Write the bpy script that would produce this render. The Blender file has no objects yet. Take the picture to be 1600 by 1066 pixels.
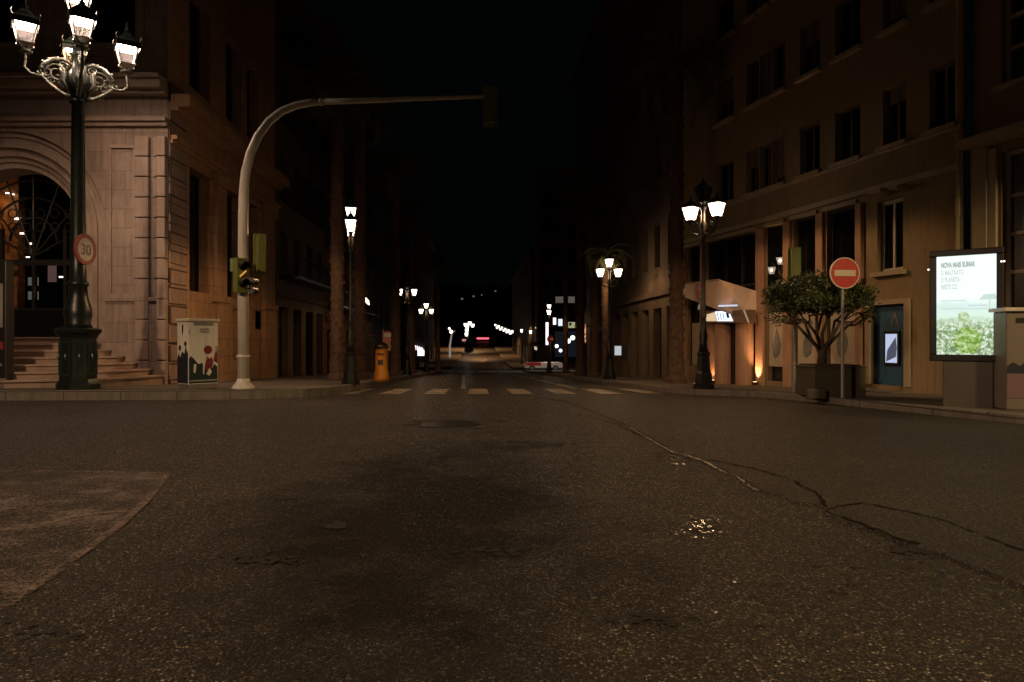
import bpy, math, random
from mathutils import Vector, Matrix
random.seed(7)
PI = math.pi
SC = bpy.context.scene
COL = SC.collection
EYE = 0.95; F = 1067.0; CX = 800.0; CY = 533.0

# ---------------------------------------------------------------- terrain
def gz(y):
    """height of the road along the street"""
    if y < 6: return -0.008*y
    if y < 16:
        t = y-6; return -0.048-0.008*t-0.00135*t*t
    z16 = -0.048-0.08-0.135
    if y < 70: return z16-0.035*(y-16)
    z70 = z16-0.035*54
    if y < 110:
        t = y-70; return z70-0.035*t+0.5*(0.061/40)*t*t
    z110 = z70-0.035*40+0.5*0.061*40
    return z110+0.026*(y-110)
def at(px, py, d):
    """point at depth d that the photograph shows at pixel (px, py)"""
    return Vector(((px-CX)/F*d, d, EYE+(CY-py)/F*d))
def on_road(px, py, dz=0.0):
    d = 1.0
    k = (py-CY)/F
    lo, hi = 0.3, 70.0
    for _ in range(60):
        m = (lo+hi)/2
        if EYE-(gz(m)+dz)-k*m > 0: lo = m
        else: hi = m
    d = (lo+hi)/2
    return Vector(((px-CX)/F*d, d, gz(d)+dz))

# ---------------------------------------------------------------- mesh builder
class MB:
    def __init__(s): s.v=[]; s.f=[]; s.m=[]; s.s=[]; s.cur=0; s.sm=False; s.T=None
    def V(s, p):
        p = Vector(p)
        if s.T is not None: p = s.T @ p
        s.v.append(p); return len(s.v)-1
    def F(s, idx): s.f.append(list(idx)); s.m.append(s.cur); s.s.append(s.sm)
    def poly(s, pts): s.F([s.V(p) for p in pts])
    def box(s, x0,x1,y0,y1,z0,z1):
        a=[s.V((x,y,z)) for z in (z0,z1) for y in (y0,y1) for x in (x0,x1)]
        for q in ((0,2,3,1),(4,5,7,6),(0,1,5,4),(2,6,7,3),(0,4,6,2),(1,3,7,5)): s.F([a[i] for i in q])
    def frustum(s, cx,cy,w0,d0,z0,w1,d1,z1,caps=True):
        a=[s.V((cx+sx*w0/2,cy+sy*d0/2,z0)) for sx,sy in ((-1,-1),(1,-1),(1,1),(-1,1))]
        b=[s.V((cx+sx*w1/2,cy+sy*d1/2,z1)) for sx,sy in ((-1,-1),(1,-1),(1,1),(-1,1))]
        for i in range(4): j=(i+1)%4; s.F([a[i],a[j],b[j],b[i]])
        if caps: s.F(a[::-1]); s.F(b)
    def lathe(s, prof, n=16, cx=0, cy=0, a0=0.0, caps=True):
        rings=[]
        for r,z in prof:
            rings.append([s.V((cx+r*math.cos(a0+2*PI*i/n), cy+r*math.sin(a0+2*PI*i/n), z)) for i in range(n)])
        for k in range(len(rings)-1):
            for i in range(n):
                j=(i+1)%n; s.F([rings[k][i],rings[k][j],rings[k+1][j],rings[k+1][i]])
        if caps: s.F(rings[0][::-1]); s.F(rings[-1])
    def tube(s, pts, r, n=8, caps=True):
        pts=[Vector(p) for p in pts]
        if not isinstance(r,(list,tuple)): r=[r]*len(pts)
        rings=[]; up=None
        for i,p in enumerate(pts):
            if i==0: t=pts[1]-pts[0]
            elif i==len(pts)-1: t=pts[-1]-pts[-2]
            else: t=pts[i+1]-pts[i-1]
            t.normalize()
            if up is None: up=Vector((0,0,1)) if abs(t.z)<.9 else Vector((1,0,0))
            a=t.cross(up)
            if a.length<1e-5: a=t.orthogonal()
            a.normalize(); b=a.cross(t).normalized(); up=b
            rings.append([s.V(p+(a*math.cos(2*PI*k/n)+b*math.sin(2*PI*k/n))*r[i]) for k in range(n)])
        for k in range(len(rings)-1):
            for i in range(n):
                j=(i+1)%n; s.F([rings[k][i],rings[k+1][i],rings[k+1][j],rings[k][j]])
        if caps: s.F(rings[0]); s.F(rings[-1][::-1])
    def sphere(s, c, r, n=8, sz=1.0):
        c=Vector(c); m=max(4,n//2)
        rings=[[s.V(c+Vector((r*math.sin(PI*k/m)*math.cos(2*PI*i/n), r*math.sin(PI*k/m)*math.sin(2*PI*i/n), sz*r*math.cos(PI*k/m)))) for i in range(n)] for k in range(1,m)]
        t=s.V(c+Vector((0,0,r*sz))); b=s.V(c-Vector((0,0,r*sz)))
        for i in range(n):
            j=(i+1)%n
            s.F([t,rings[0][i],rings[0][j]]); s.F([b,rings[-1][j],rings[-1][i]])
            for k in range(len(rings)-1): s.F([rings[k][i],rings[k+1][i],rings[k+1][j],rings[k][j]])
    def prism(s, poly, y0, y1):
        """polygon in x,z pushed along y"""
        a=[s.V((x,y0,z)) for x,z in poly]; b=[s.V((x,y1,z)) for x,z in poly]
        s.F(a); s.F(b[::-1]); n=len(poly)
        for i in range(n): j=(i+1)%n; s.F([a[i],b[i],b[j],a[j]])
    def disc(s, cx, cz, r, y0, y1, n=32):
        s.prism([(cx+r*math.cos(2*PI*i/n), cz+r*math.sin(2*PI*i/n)) for i in range(n)], y0, y1)
    def ring(s, cx, cz, r0, r1, y0, y1, n=32, a0=0.0, a1=2*PI):
        full = abs(a1-a0-2*PI)<1e-6
        st=n if full else n+1
        A=[]
        for i in range(st):
            a=a0+(a1-a0)*i/n; c,q=math.cos(a),math.sin(a)
            A.append([s.V((cx+r*c,y,cz+r*q)) for r,y in ((r0,y0),(r1,y0),(r1,y1),(r0,y1))])
        for i in range(n):
            p=A[i]; q=A[(i+1)%st]
            for k in range(4): l=(k+1)%4; s.F([p[k],q[k],q[l],p[l]])
        if not full: s.F(A[0]); s.F(A[-1][::-1])
    def wall(s, u0,u1,z0,z1,holes,depth,y=0.0):
        """front sheet at y with rectangular holes whose reveals run back by depth"""
        us=sorted({u0,u1,*[h[0] for h in holes],*[h[1] for h in holes]}); zs=sorted({z0,z1,*[h[2] for h in holes],*[h[3] for h in holes]})
        us=[u for u in us if u0<=u<=u1]; zs=[z for z in zs if z0<=z<=z1]
        for i in range(len(us)-1):
            for k in range(len(zs)-1):
                cu=(us[i]+us[i+1])/2; cz=(zs[k]+zs[k+1])/2
                if any(h[0]<cu<h[1] and h[2]<cz<h[3] for h in holes): continue
                s.poly([(us[i],y,zs[k]),(us[i+1],y,zs[k]),(us[i+1],y,zs[k+1]),(us[i],y,zs[k+1])])
        for a,b,c,d in holes:
            for p,q in (((a,c),(a,d)),((a,d),(b,d)),((b,d),(b,c)),((b,c),(a,c))):
                s.poly([(p[0],y,p[1]),(q[0],y,q[1]),(q[0],y+depth,q[1]),(p[0],y+depth,p[1])])
    def mesh(s, name, mats):
        me=bpy.data.meshes.new(name); me.from_pydata([tuple(p) for p in s.v],[],s.f)
        for m in (mats if isinstance(mats,(list,tuple)) else [mats]): me.materials.append(m)
        me.polygons.foreach_set('material_index', s.m); me.polygons.foreach_set('use_smooth', s.s)
        me.update(); return me
    def build(s, name, mats, parent=None, loc=None, rz=0.0, bevel=0.0):
        o=bpy.data.objects.new(name, s.mesh(name,mats)); COL.objects.link(o)
        if parent: o.parent=parent
        if loc is not None: o.location=loc
        o.rotation_euler=(0,0,rz)
        if bevel:
            b=o.modifiers.new('bevel','BEVEL'); b.width=bevel; b.segments=2; b.limit_method='ANGLE'
        return o
def tag(o, label, cat, group=None):
    o['label']=label; o['category']=cat
    if group: o['group']=group
    return o
def empty(name, loc, label, cat, rz=0.0, group=None):
    o=bpy.data.objects.new(name,None); COL.objects.link(o); o.location=loc; o.rotation_euler=(0,0,rz); o.empty_display_size=.2
    return tag(o,label,cat,group)
def structure(o): o['kind']='structure'; return o
def copy_tree(o, parent=None):
    c=o.copy(); COL.objects.link(c)
    if parent: c.parent=parent
    for ch in [x for x in COL.objects if x.parent==o]: copy_tree(ch,c)
    return c
def text_mesh(name, body, size, mat, parent, loc, rot, ext=0.001, align='LEFT', space=1.0, bold=0.0):
    cu=bpy.data.curves.new(name,'FONT'); cu.body=body; cu.size=size; cu.extrude=ext; cu.align_x=align; cu.space_line=space; cu.offset=bold
    t=bpy.data.objects.new(name,cu); COL.objects.link(t); bpy.context.view_layer.update()
    me=bpy.data.meshes.new_from_object(t.evaluated_get(bpy.context.evaluated_depsgraph_get()))
    bpy.data.objects.remove(t)
    me.materials.clear(); me.materials.append(mat)
    o=bpy.data.objects.new(name,me); COL.objects.link(o); o.parent=parent; o.location=loc; o.rotation_euler=rot
    return o

def pieces(name,mat,parent,boxes,bevel=0.0):
    for q in boxes:
        b=MB(); b.box(*q); b.build(name,mat,parent,bevel=bevel)
# ---------------------------------------------------------------- materials
def newmat(name):
    m=bpy.data.materials.new(name); m.use_nodes=True; nt=m.node_tree
    b=nt.nodes['Principled BSDF']; return m,nt,b
def N(nt,t,**kw):
    n=nt.nodes.new(t)
    for k,v in kw.items(): setattr(n,k,v)
    return n
def mixc(nt,fac,a,b,mode='MIX'):
    n=N(nt,'ShaderNodeMix',data_type='RGBA',blend_type=mode)
    L=nt.links
    for sock,val in ((n.inputs[0],fac),(n.inputs[6],a),(n.inputs[7],b)):
        if hasattr(val,'is_linked') : L.new(val,sock)
        elif isinstance(val,(int,float)): sock.default_value=val
        else: sock.default_value=(*val,1) if len(val)==3 else val
    return n.outputs[2]
def ramp(nt,src,stops):
    r=N(nt,'ShaderNodeValToRGB'); nt.links.new(src,r.inputs[0]); e=r.color_ramp.elements
    while len(e)<len(stops): e.new(.5)
    for i,(p,c) in enumerate(stops):
        e[i].position=p; e[i].color=(*c,1) if isinstance(c,tuple) else (c,c,c,1)
    return r.outputs[0]
def noise(nt,co,scale,detail=4,rough=.6):
    n=N(nt,'ShaderNodeTexNoise'); n.inputs['Scale'].default_value=scale; n.inputs['Detail'].default_value=detail; n.inputs['Roughness'].default_value=rough
    nt.links.new(co,n.inputs['Vector']); return n.outputs['Fac']
def coords(nt,kind='Object',scale=None):
    t=N(nt,'ShaderNodeTexCoord'); c=t.outputs[kind]
    if scale:
        m=N(nt,'ShaderNodeMapping'); m.inputs['Scale'].default_value=scale; nt.links.new(c,m.inputs[0]); c=m.outputs[0]
    return c
def bump(nt,b,h,strength=.4,dist=.01):
    n=N(nt,'ShaderNodeBump'); n.inputs['Strength'].default_value=strength; n.inputs['Distance'].default_value=dist
    nt.links.new(h,n.inputs['Height']); nt.links.new(n.outputs[0],b.inputs['Normal']); return n
def surf(name, c1, c2, rough=.6, scale=6.0, bstr=.2, metal=0.0, streak=False, spec=.5, dirt=None):
    """mottled surface: two tones of the same stuff, fine relief, optional runs of dirt"""
    m,nt,b=newmat(name); co=coords(nt)
    f=noise(nt,co,scale,6,.65); col=mixc(nt,ramp(nt,f,[(.35,0.0),(.65,1.0)]),c1,c2)
    if streak:
        g=noise(nt,coords(nt,'Object',(5,5,.5)),2.2,5,.6)
        col=mixc(nt,ramp(nt,g,[(.5,0.0),(.75,.6)]),col,dirt or tuple(x*.45 for x in c1))
    nt.links.new(col,b.inputs['Base Color'])
    b.inputs['Metallic'].default_value=metal; b.inputs['Specular IOR Level'].default_value=spec
    r=N(nt,'ShaderNodeMapRange'); r.inputs[3].default_value=max(.03,rough-.12); r.inputs[4].default_value=min(1,rough+.12)
    nt.links.new(f,r.inputs[0]); nt.links.new(r.outputs[0],b.inputs['Roughness'])
    if bstr: bump(nt,b,noise(nt,co,scale*9,3,.6),bstr,.004)
    return m
def stone(name, c1, c2, bw=.9, bh=.42, joint=.012, dark=.35, jb=.6):
    """ashlar: courses with fine dark joints and soot runs"""
    m,nt,b=newmat(name); L=nt.links
    t=N(nt,'ShaderNodeTexCoord'); s=N(nt,'ShaderNodeSeparateXYZ'); L.new(t.outputs['Object'],s.inputs[0])
    add=N(nt,'ShaderNodeMath',operation='ADD'); L.new(s.outputs[0],add.inputs[0]); L.new(s.outputs[1],add.inputs[1])
    c=N(nt,'ShaderNodeCombineXYZ'); L.new(add.outputs[0],c.inputs[0]); L.new(s.outputs[2],c.inputs[1])
    br=N(nt,'ShaderNodeTexBrick'); L.new(c.outputs[0],br.inputs['Vector'])
    br.inputs['Scale'].default_value=1; br.inputs['Brick Width'].default_value=bw; br.inputs['Row Height'].default_value=bh
    br.inputs['Mortar Size'].default_value=joint; br.inputs['Mortar Smooth'].default_value=.3; br.inputs['Bias'].default_value=0
    br.inputs['Color1'].default_value=(*c1,1); br.inputs['Color2'].default_value=(*c2,1); br.inputs['Mortar'].default_value=(*[x*dark for x in c1],1)
    f=noise(nt,t.outputs['Object'],3.5,7,.7)
    col=mixc(nt,ramp(nt,f,[(.35,.35),(.6,0.0)]),br.outputs['Color'],tuple(x*.5 for x in c1))
    g=noise(nt,coords(nt,'Object',(4,4,.45)),1.6,6,.65)
    col=mixc(nt,ramp(nt,g,[(.46,0.0),(.74,.75)]),col,tuple(x*.35 for x in c1))
    L.new(col,b.inputs['Base Color']); b.inputs['Roughness'].default_value=.82; b.inputs['Specular IOR Level'].default_value=.25
    inv=N(nt,'ShaderNodeMath',operation='MULTIPLY_ADD'); L.new(br.outputs['Fac'],inv.inputs[0]); inv.inputs[1].default_value=-1
    L.new(noise(nt,t.outputs['Object'],40,4,.7),inv.inputs[2])
    bump(nt,b,inv.outputs[0],jb,.012)
    return m
def emit(name,c,s,samp=True):
    m=bpy.data.materials.new(name); m.use_nodes=True; nt=m.node_tree; nt.nodes.clear()
    e=N(nt,'ShaderNodeEmission'); e.inputs[0].default_value=(*c,1); e.inputs[1].default_value=s
    o=N(nt,'ShaderNodeOutputMaterial'); nt.links.new(e.outputs[0],o.inputs[0])
    m.cycles.emission_sampling='FRONT_BACK' if samp else 'NONE'
    return m
def plain(name,c,rough=.5,metal=0.0,spec=.5):
    return surf(name,c,tuple(x*.82 for x in c),rough,9,.08,metal,False,spec)
def glass_mat(name, tint=(.012,.014,.012), thru=.35, rough=.02, refl=None):
    """window glass: dark, mirror-like, letting part of what is behind show"""
    m,nt,b=newmat(name); L=nt.links
    b.inputs['Base Color'].default_value=(*tint,1); b.inputs['Roughness'].default_value=rough; b.inputs['IOR'].default_value=refl or 1.5
    tr=N(nt,'ShaderNodeBsdfTransparent'); mx=N(nt,'ShaderNodeMixShader'); mx.inputs[0].default_value=thru
    L.new(b.outputs[0],mx.inputs[1]); L.new(tr.outputs[0],mx.inputs[2]); L.new(mx.outputs[0],nt.nodes['Material Output'].inputs[0])
    return m

def asphalt(name, tone=1.0, coarse=1.0, dim_centre=True, wet=0.0):
    m,nt,b=newmat(name); L=nt.links; co=coords(nt)
    v=N(nt,'ShaderNodeTexVoronoi'); v.inputs['Scale'].default_value=105/coarse; L.new(co,v.inputs['Vector']); v.inputs['Randomness'].default_value=1
    sep=N(nt,'ShaderNodeSeparateColor'); L.new(v.outputs['Color'],sep.inputs[0])
    k=tone
    chip=ramp(nt,sep.outputs[0],[(0,(.016*k,.0135*k,.009*k)),(.45,(.045*k,.037*k,.024*k)),(.74,(.10*k,.084*k,.055*k)),(.93,(.19*k,.16*k,.112*k)),(1,(.50*k,.43*k,.32*k))])
    binder=ramp(nt,v.outputs['Distance'],[(.25,0.0),(.62,1.0)])
    col=mixc(nt,binder,chip,(.014*k,.012*k,.010*k))
    big=noise(nt,co,.55,6,.65)
    col=mixc(nt,ramp(nt,big,[(.38,.55),(.6,0.0)]),col,(.018*k,.015*k,.013*k))
    mid=noise(nt,co,4.0,5,.7)
    col=mixc(nt,ramp(nt,mid,[(.3,.45),(.5,0.0)]),col,(.016*k,.014*k,.012*k))
    smooth=ramp(nt,mid,[(.3,0.0),(.5,1.0)])
    if dim_centre:
        # middle of the lane painted darker where little light returns, with an uneven outline
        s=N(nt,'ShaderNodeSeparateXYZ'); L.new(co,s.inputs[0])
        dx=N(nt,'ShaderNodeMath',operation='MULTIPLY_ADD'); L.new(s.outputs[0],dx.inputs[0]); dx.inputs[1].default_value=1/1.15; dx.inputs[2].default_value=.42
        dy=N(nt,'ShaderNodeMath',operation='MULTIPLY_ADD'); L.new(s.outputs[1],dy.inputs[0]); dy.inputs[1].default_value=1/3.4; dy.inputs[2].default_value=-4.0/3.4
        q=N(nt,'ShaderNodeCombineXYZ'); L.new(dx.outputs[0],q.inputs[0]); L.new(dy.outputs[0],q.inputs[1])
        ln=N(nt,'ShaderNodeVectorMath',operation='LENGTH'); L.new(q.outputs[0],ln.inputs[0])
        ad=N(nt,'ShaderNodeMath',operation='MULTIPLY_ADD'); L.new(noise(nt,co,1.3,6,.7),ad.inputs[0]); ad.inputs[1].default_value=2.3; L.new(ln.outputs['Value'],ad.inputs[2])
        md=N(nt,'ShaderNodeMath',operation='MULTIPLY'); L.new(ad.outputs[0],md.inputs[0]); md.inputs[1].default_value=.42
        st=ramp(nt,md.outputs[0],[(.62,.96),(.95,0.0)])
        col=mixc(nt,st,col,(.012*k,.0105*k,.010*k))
    L.new(col,b.inputs['Base Color'])
    rr=ramp(nt,sep.outputs[1],[(0,.14),(.10,.2),(.2,.62),(1,.92)]); L.new(rr,b.inputs['Roughness']); b.inputs['Specular IOR Level'].default_value=.34
    gl=ramp(nt,sep.outputs[1],[(.0,1.0),(.12,1.0),(.18,.30),(1,.30)])
    if dim_centre: gl=mixc(nt,st,gl,(.05,.05,.05))
    L.new(gl,b.inputs['Specular IOR Level'])
    # stones stand up out of the binder, each with its own tilt
    inv=N(nt,'ShaderNodeMath',operation='SUBTRACT'); inv.inputs[0].default_value=1; L.new(v.outputs['Distance'],inv.inputs[1])
    mul=N(nt,'ShaderNodeMath',operation='MULTIPLY'); L.new(inv.outputs[0],mul.inputs[0])
    rng=N(nt,'ShaderNodeMapRange'); L.new(sep.outputs[2],rng.inputs[0]); rng.inputs[3].default_value=.55; rng.inputs[4].default_value=1.0
    L.new(rng.outputs[0],mul.inputs[1])
    m2=N(nt,'ShaderNodeMath',operation='MULTIPLY'); L.new(mul.outputs[0],m2.inputs[0]); L.new(smooth,m2.inputs[1])
    bump(nt,b,m2.outputs[0],.95,.011*coarse)
    return m
def worn_paint(name, c, cover=.5, rough=.6):
    m,nt,b=newmat(name); L=nt.links; co=coords(nt)
    b.inputs['Base Color'].default_value=(*c,1); b.inputs['Roughness'].default_value=rough
    f=noise(nt,co,55,5,.75); g=noise(nt,co,2.5,5,.7)
    a=N(nt,'ShaderNodeMath',operation='MULTIPLY_ADD'); L.new(g,a.inputs[0]); a.inputs[1].default_value=.8; L.new(f,a.inputs[2])
    t=1.4-cover
    al=ramp(nt,a.outputs[0],[(max(0,t-.14)/1.0 if t<1 else .86,0.0),(min(1,t+.06),1.0)])
    L.new(al,b.inputs['Alpha'])
    return m

M={}
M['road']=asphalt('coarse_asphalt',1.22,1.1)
M['patch']=asphalt('finer_asphalt',1.15,.7,False)
M['pave']=stone('paving_slabs',(.16,.135,.105),(.13,.11,.088),.42,.42,.01,.4,.3)
M['kerb']=stone('granite_kerb',(.20,.175,.145),(.17,.15,.125),1.1,3.0,.012,.3,.3)
M['stone']=stone('warm_stone',(.385,.305,.245),(.32,.25,.20),1.15,.46,.008,.45,.45)
M['stone_plain']=surf('dressed_stone',(.39,.305,.245),(.30,.23,.185),.82,2.5,.3,0,True,.25)
M['ashlar']=stone('rusticated_stone',(.40,.29,.235),(.34,.245,.195),2.6,.45,.022,.12,1.0)
M['orange_stone']=stone('ochre_stone',(.50,.31,.175),(.43,.26,.145),.9,.5,.01,.4,.4)
M['iron']=surf('dark_green_iron',(.010,.018,.014),(.016,.024,.019),.34,14,.3,.25,False,.6)
M['iron_black']=surf('black_iron',(.010,.010,.009),(.016,.015,.013),.4,14,.25,.2,False,.5)
M['mast']=surf('pale_painted_steel',(.62,.58,.50),(.52,.48,.41),.5,3,.1,0,True,.4)
M['galv']=surf('galvanised_steel',(.36,.34,.31),(.28,.27,.25),.45,8,.1,.3)
M['signal']=surf('signal_green_paint',(.17,.20,.045),(.13,.155,.035),.45,8,.08)
M['lens']=plain('dark_lens',(.006,.006,.006),.2)
M['amber']=emit('amber_lens',(1,.42,.08),.75,False)
M['white']=plain('white_paint',(.76,.71,.62),.5)
M['black']=plain('black_paint',(.006,.006,.005),.4)
M['red']=plain('red_paint',(.50,.028,.020),.45)
M['darkred']=plain('dull_red_paint',(.30,.03,.028),.5)
M['cream']=surf('cream_cabinet',(.74,.72,.61),(.66,.63,.52),.5,3,.05,0,True,.4,(.35,.31,.24))
M['navy']=plain('navy_print',(.012,.014,.030),.5)
M['bottle']=plain('bottle_green_print',(.008,.024,.020),.5)
M['maroon']=plain('maroon_print',(.20,.018,.028),.5)
M['yellow']=surf('post_yellow',(.50,.19,.012),(.42,.155,.010),.45,7,.08)
M['bank']=surf('tan_render',(.27,.20,.115),(.22,.16,.09),.85,1.2,.25,0,True,.2)
M['bank_pink']=surf('pinkish_stone',(.38,.225,.15),(.31,.18,.115),.7,1.5,.15,0,True,.3)
M['bank_trim']=surf('pale_trim',(.36,.285,.20),(.30,.235,.16),.75,3,.15)
M['dark_stone']=surf('grey_brown_render',(.15,.115,.08),(.11,.085,.06),.85,1.0,.2,0,True,.2)
M['dark_red_render']=surf('red_brown_render',(.20,.075,.05),(.15,.055,.038),.85,1.2,.2,0,True,.2)
M['far_wall']=surf('grey_render',(.14,.12,.10),(.10,.09,.075),.85,.8,.2,0,True,.2)
M['glass']=glass_mat('dark_window_glass',(.004,.005,.004),.0)
M['glass_dull']=glass_mat('old_window_glass',(.006,.007,.006),.0,.3)
M['glass_door']=glass_mat('door_glass',(.004,.005,.004),.75)
M['glass_mirror']=glass_mat('coated_glass',(.004,.005,.004),.0,.012,1.62)
M['frame_dark']=plain('dark_metal_frame',(.014,.013,.011),.4)
M['frame_pale']=plain('pale_window_frame',(.13,.105,.08),.5)
M['frame_white']=plain('white_window_frame',(.42,.36,.29),.5)
M['blind']=surf('roller_blind',(.16,.125,.085),(.13,.10,.07),.7,2,.1,0,True)
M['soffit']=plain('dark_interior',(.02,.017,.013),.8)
M['blue']=surf('blue_panel',(.030,.105,.20),(.022,.085,.165),.4,5,.06)
M['poster_paper']=surf('printed_poster',(.42,.36,.28),(.36,.31,.24),.55,3,.04)
M['poster_ink']=surf('grey_blue_print',(.10,.12,.13),(.22,.20,.17),.55,12,0)
M['poster_brown']=plain('brown_print',(.17,.12,.09),.55)
M['planter']=surf('olive_steel',(.060,.052,.032),(.048,.042,.026),.6,2.5,.15)
M['soil']=surf('dark_soil',(.03,.02,.013),(.018,.012,.008),.95,20,.6)
M['bark']=surf('brown_bark',(.075,.05,.035),(.045,.03,.02),.9,14,.7)
M['palm_bark']=surf('palm_bark',(.10,.058,.034),(.055,.032,.02),.95,9,.9)
M['leaf']=surf('dark_leaf',(.020,.034,.009),(.078,.092,.028),.5,3.2,0)
M['frond']=surf('palm_frond',(.07,.085,.028),(.11,.11,.04),.55,3,0)
M['car_white']=plain('white_car_paint',(.55,.50,.46),.25)
M['car_red']=plain('red_car_paint',(.42,.03,.035),.25)
M['tyre']=plain('tyre_rubber',(.012,.012,.012),.8)
M['rim']=plain('wheel_rim',(.3,.3,.3),.35,.6)
M['paint']=worn_paint('worn_road_paint',(.30,.245,.185),.54)
M['faded']=worn_paint('faded_road_paint',(.115,.085,.064),.40)
M['faded_line']=worn_paint('faded_line_paint',(.15,.105,.078),.47)
M['wet']=surf('wet_gutter',(.03,.024,.018),(.05,.04,.03),.16,30,.12,0,False,1.0)
M['gutter']=surf('sandy_damp_seam',(.26,.18,.11),(.07,.05,.035),.36,24,.5,0,False,.9)
M['hollow']=worn_paint('worn_hollow_tar',(.007,.006,.005),.62,.9)
M['crack']=plain('crack_filler',(.007,.006,.005),.9,0,.1)
# lamp light
def glowglass(name,c,s_):
    m=bpy.data.materials.new(name); m.use_nodes=True; nt=m.node_tree; nt.nodes.clear()
    e=N(nt,'ShaderNodeEmission'); e.inputs[0].default_value=(*c,1); e.inputs[1].default_value=s_
    tr=N(nt,'ShaderNodeBsdfTransparent'); tr.inputs[0].default_value=(.7,.7,.7,1); ad=N(nt,'ShaderNodeAddShader'); o=N(nt,'ShaderNodeOutputMaterial')
    nt.links.new(e.outputs[0],ad.inputs[0]); nt.links.new(tr.outputs[0],ad.inputs[1]); nt.links.new(ad.outputs[0],o.inputs[0]); m.cycles.emission_sampling='NONE'; return m
M['glow']=glowglass('frosted_lantern_glow',(1,.82,.66),4.2)
M['glow_small']=emit('far_lantern_glow',(1,.80,.58),2.5)
M['led']=emit('cool_lantern_light',(1,.70,.55),170)
M['led_warm']=emit('warm_lantern_light',(1,.55,.24),90)
M['far_lamp']=emit('distant_lamp',(1,.88,.74),3.2)
M['far_cold']=emit('distant_cold_lamp',(.82,.90,1),3)
M['sign_white']=emit('lit_white_sign',(1,.86,.92),1.7)
M['sign_blue']=emit('lit_bluish_sign',(.62,.72,1),1.9)
M['sign_warm']=emit('lit_warm_sign',(1,.72,.42),.75)
M['sign_red']=emit('lit_red_strip',(1,.09,.10),1.6)
M['sign_green']=emit('lit_yellow_green_sign',(.80,.85,.45),.42)
M['sign_pale']=emit('lit_pale_board',(.9,.75,.6),.10)  # faint glow of its own put on an unlit board
M['window_warm']=emit('lit_window',(1,.50,.16),.30)
M['shop_glow']=emit('lit_shopfront',(1,.66,.36),.55)
M['window_cold']=emit('lit_cold_window',(.75,.82,1),1.1)
M['pillar_glow']=emit('amber_lit_hall',(1,.40,.10),.22)
M['spark']=emit('small_hall_lamp',(1,.9,.8),3.0,False)
M['atm_screen']=emit('lit_machine_screen',(.66,.72,1),.78)
M['house_light']=emit('distant_house_window',(.8,.9,.95),.13,False)
def lanternglass(name):
    m=bpy.data.materials.new(name); m.use_nodes=True; nt=m.node_tree; nt.nodes.clear()
    tr=N(nt,'ShaderNodeBsdfTransparent'); tr.inputs[0].default_value=(.93,.93,.93,1)
    gl=N(nt,'ShaderNodeBsdfGlossy'); gl.inputs['Roughness'].default_value=.15
    mx=N(nt,'ShaderNodeMixShader'); mx.inputs[0].default_value=.006; o=N(nt,'ShaderNodeOutputMaterial')
    nt.links.new(tr.outputs[0],mx.inputs[1]); nt.links.new(gl.outputs[0],mx.inputs[2]); nt.links.new(mx.outputs[0],o.inputs[0]); return m
M['clear']=lanternglass('clear_lantern_glass')

# ---------------------------------------------------------------- camera, world
cam=bpy.data.cameras.new('camera'); cam.lens=36*F/1600; cam.sensor_width=36; cam.clip_end=2000; cam.clip_start=.05
co=bpy.data.objects.new('camera',cam); COL.objects.link(co); co.location=(0,0,EYE); co.rotation_euler=(PI/2,0,0); SC.camera=co
w=bpy.data.worlds.new('World'); SC.world=w; w.use_nodes=True
bg=w.node_tree.nodes['Background']; bg.inputs[0].default_value=(.55,.85,1.0,1); bg.inputs[1].default_value=.0010
SC.view_settings.view_transform='Standard'; SC.view_settings.look='None'; SC.view_settings.exposure=0; SC.view_settings.gamma=1
SC.cycles.use_denoising=True
SC.cycles.sample_clamp_indirect=2.0
SC.cycles.max_bounces=5; SC.cycles.diffuse_bounces=2; SC.cycles.glossy_bounces=3; SC.cycles.transparent_max_bounces=12

# ---------------------------------------------------------------- street frame
KL=lambda d: -3.05-.0515*d        # left kerb of the street
KR=lambda d: 4.45-.0515*d         # right kerb
FL=lambda d: -7.47-.0515*d        # left building line
FR=lambda d: 6.58-.0515*d         # right building line

# road: one sheet to the horizon
ys=[-14,-8,-4,-2,0,2,4]+[6+i for i in range(0,12)]+[20+4*i for i in range(0,14)]+[78+4*i for i in range(0,9)]+[120,160,210,260,300]
xs=[-90,-60,-40,-25,-14,-8,-4,-2,0,2,4,8,14,25,40,60,90]
mb=MB(); g=[[mb.V((x,y,gz(y))) for x in xs] for y in ys]
for i in range(len(ys)-1):
    for j in range(len(xs)-1): mb.F([g[i][j],g[i][j+1],g[i+1][j+1],g[i+1][j]])
structure(mb.build('road',M['road']))

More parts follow.
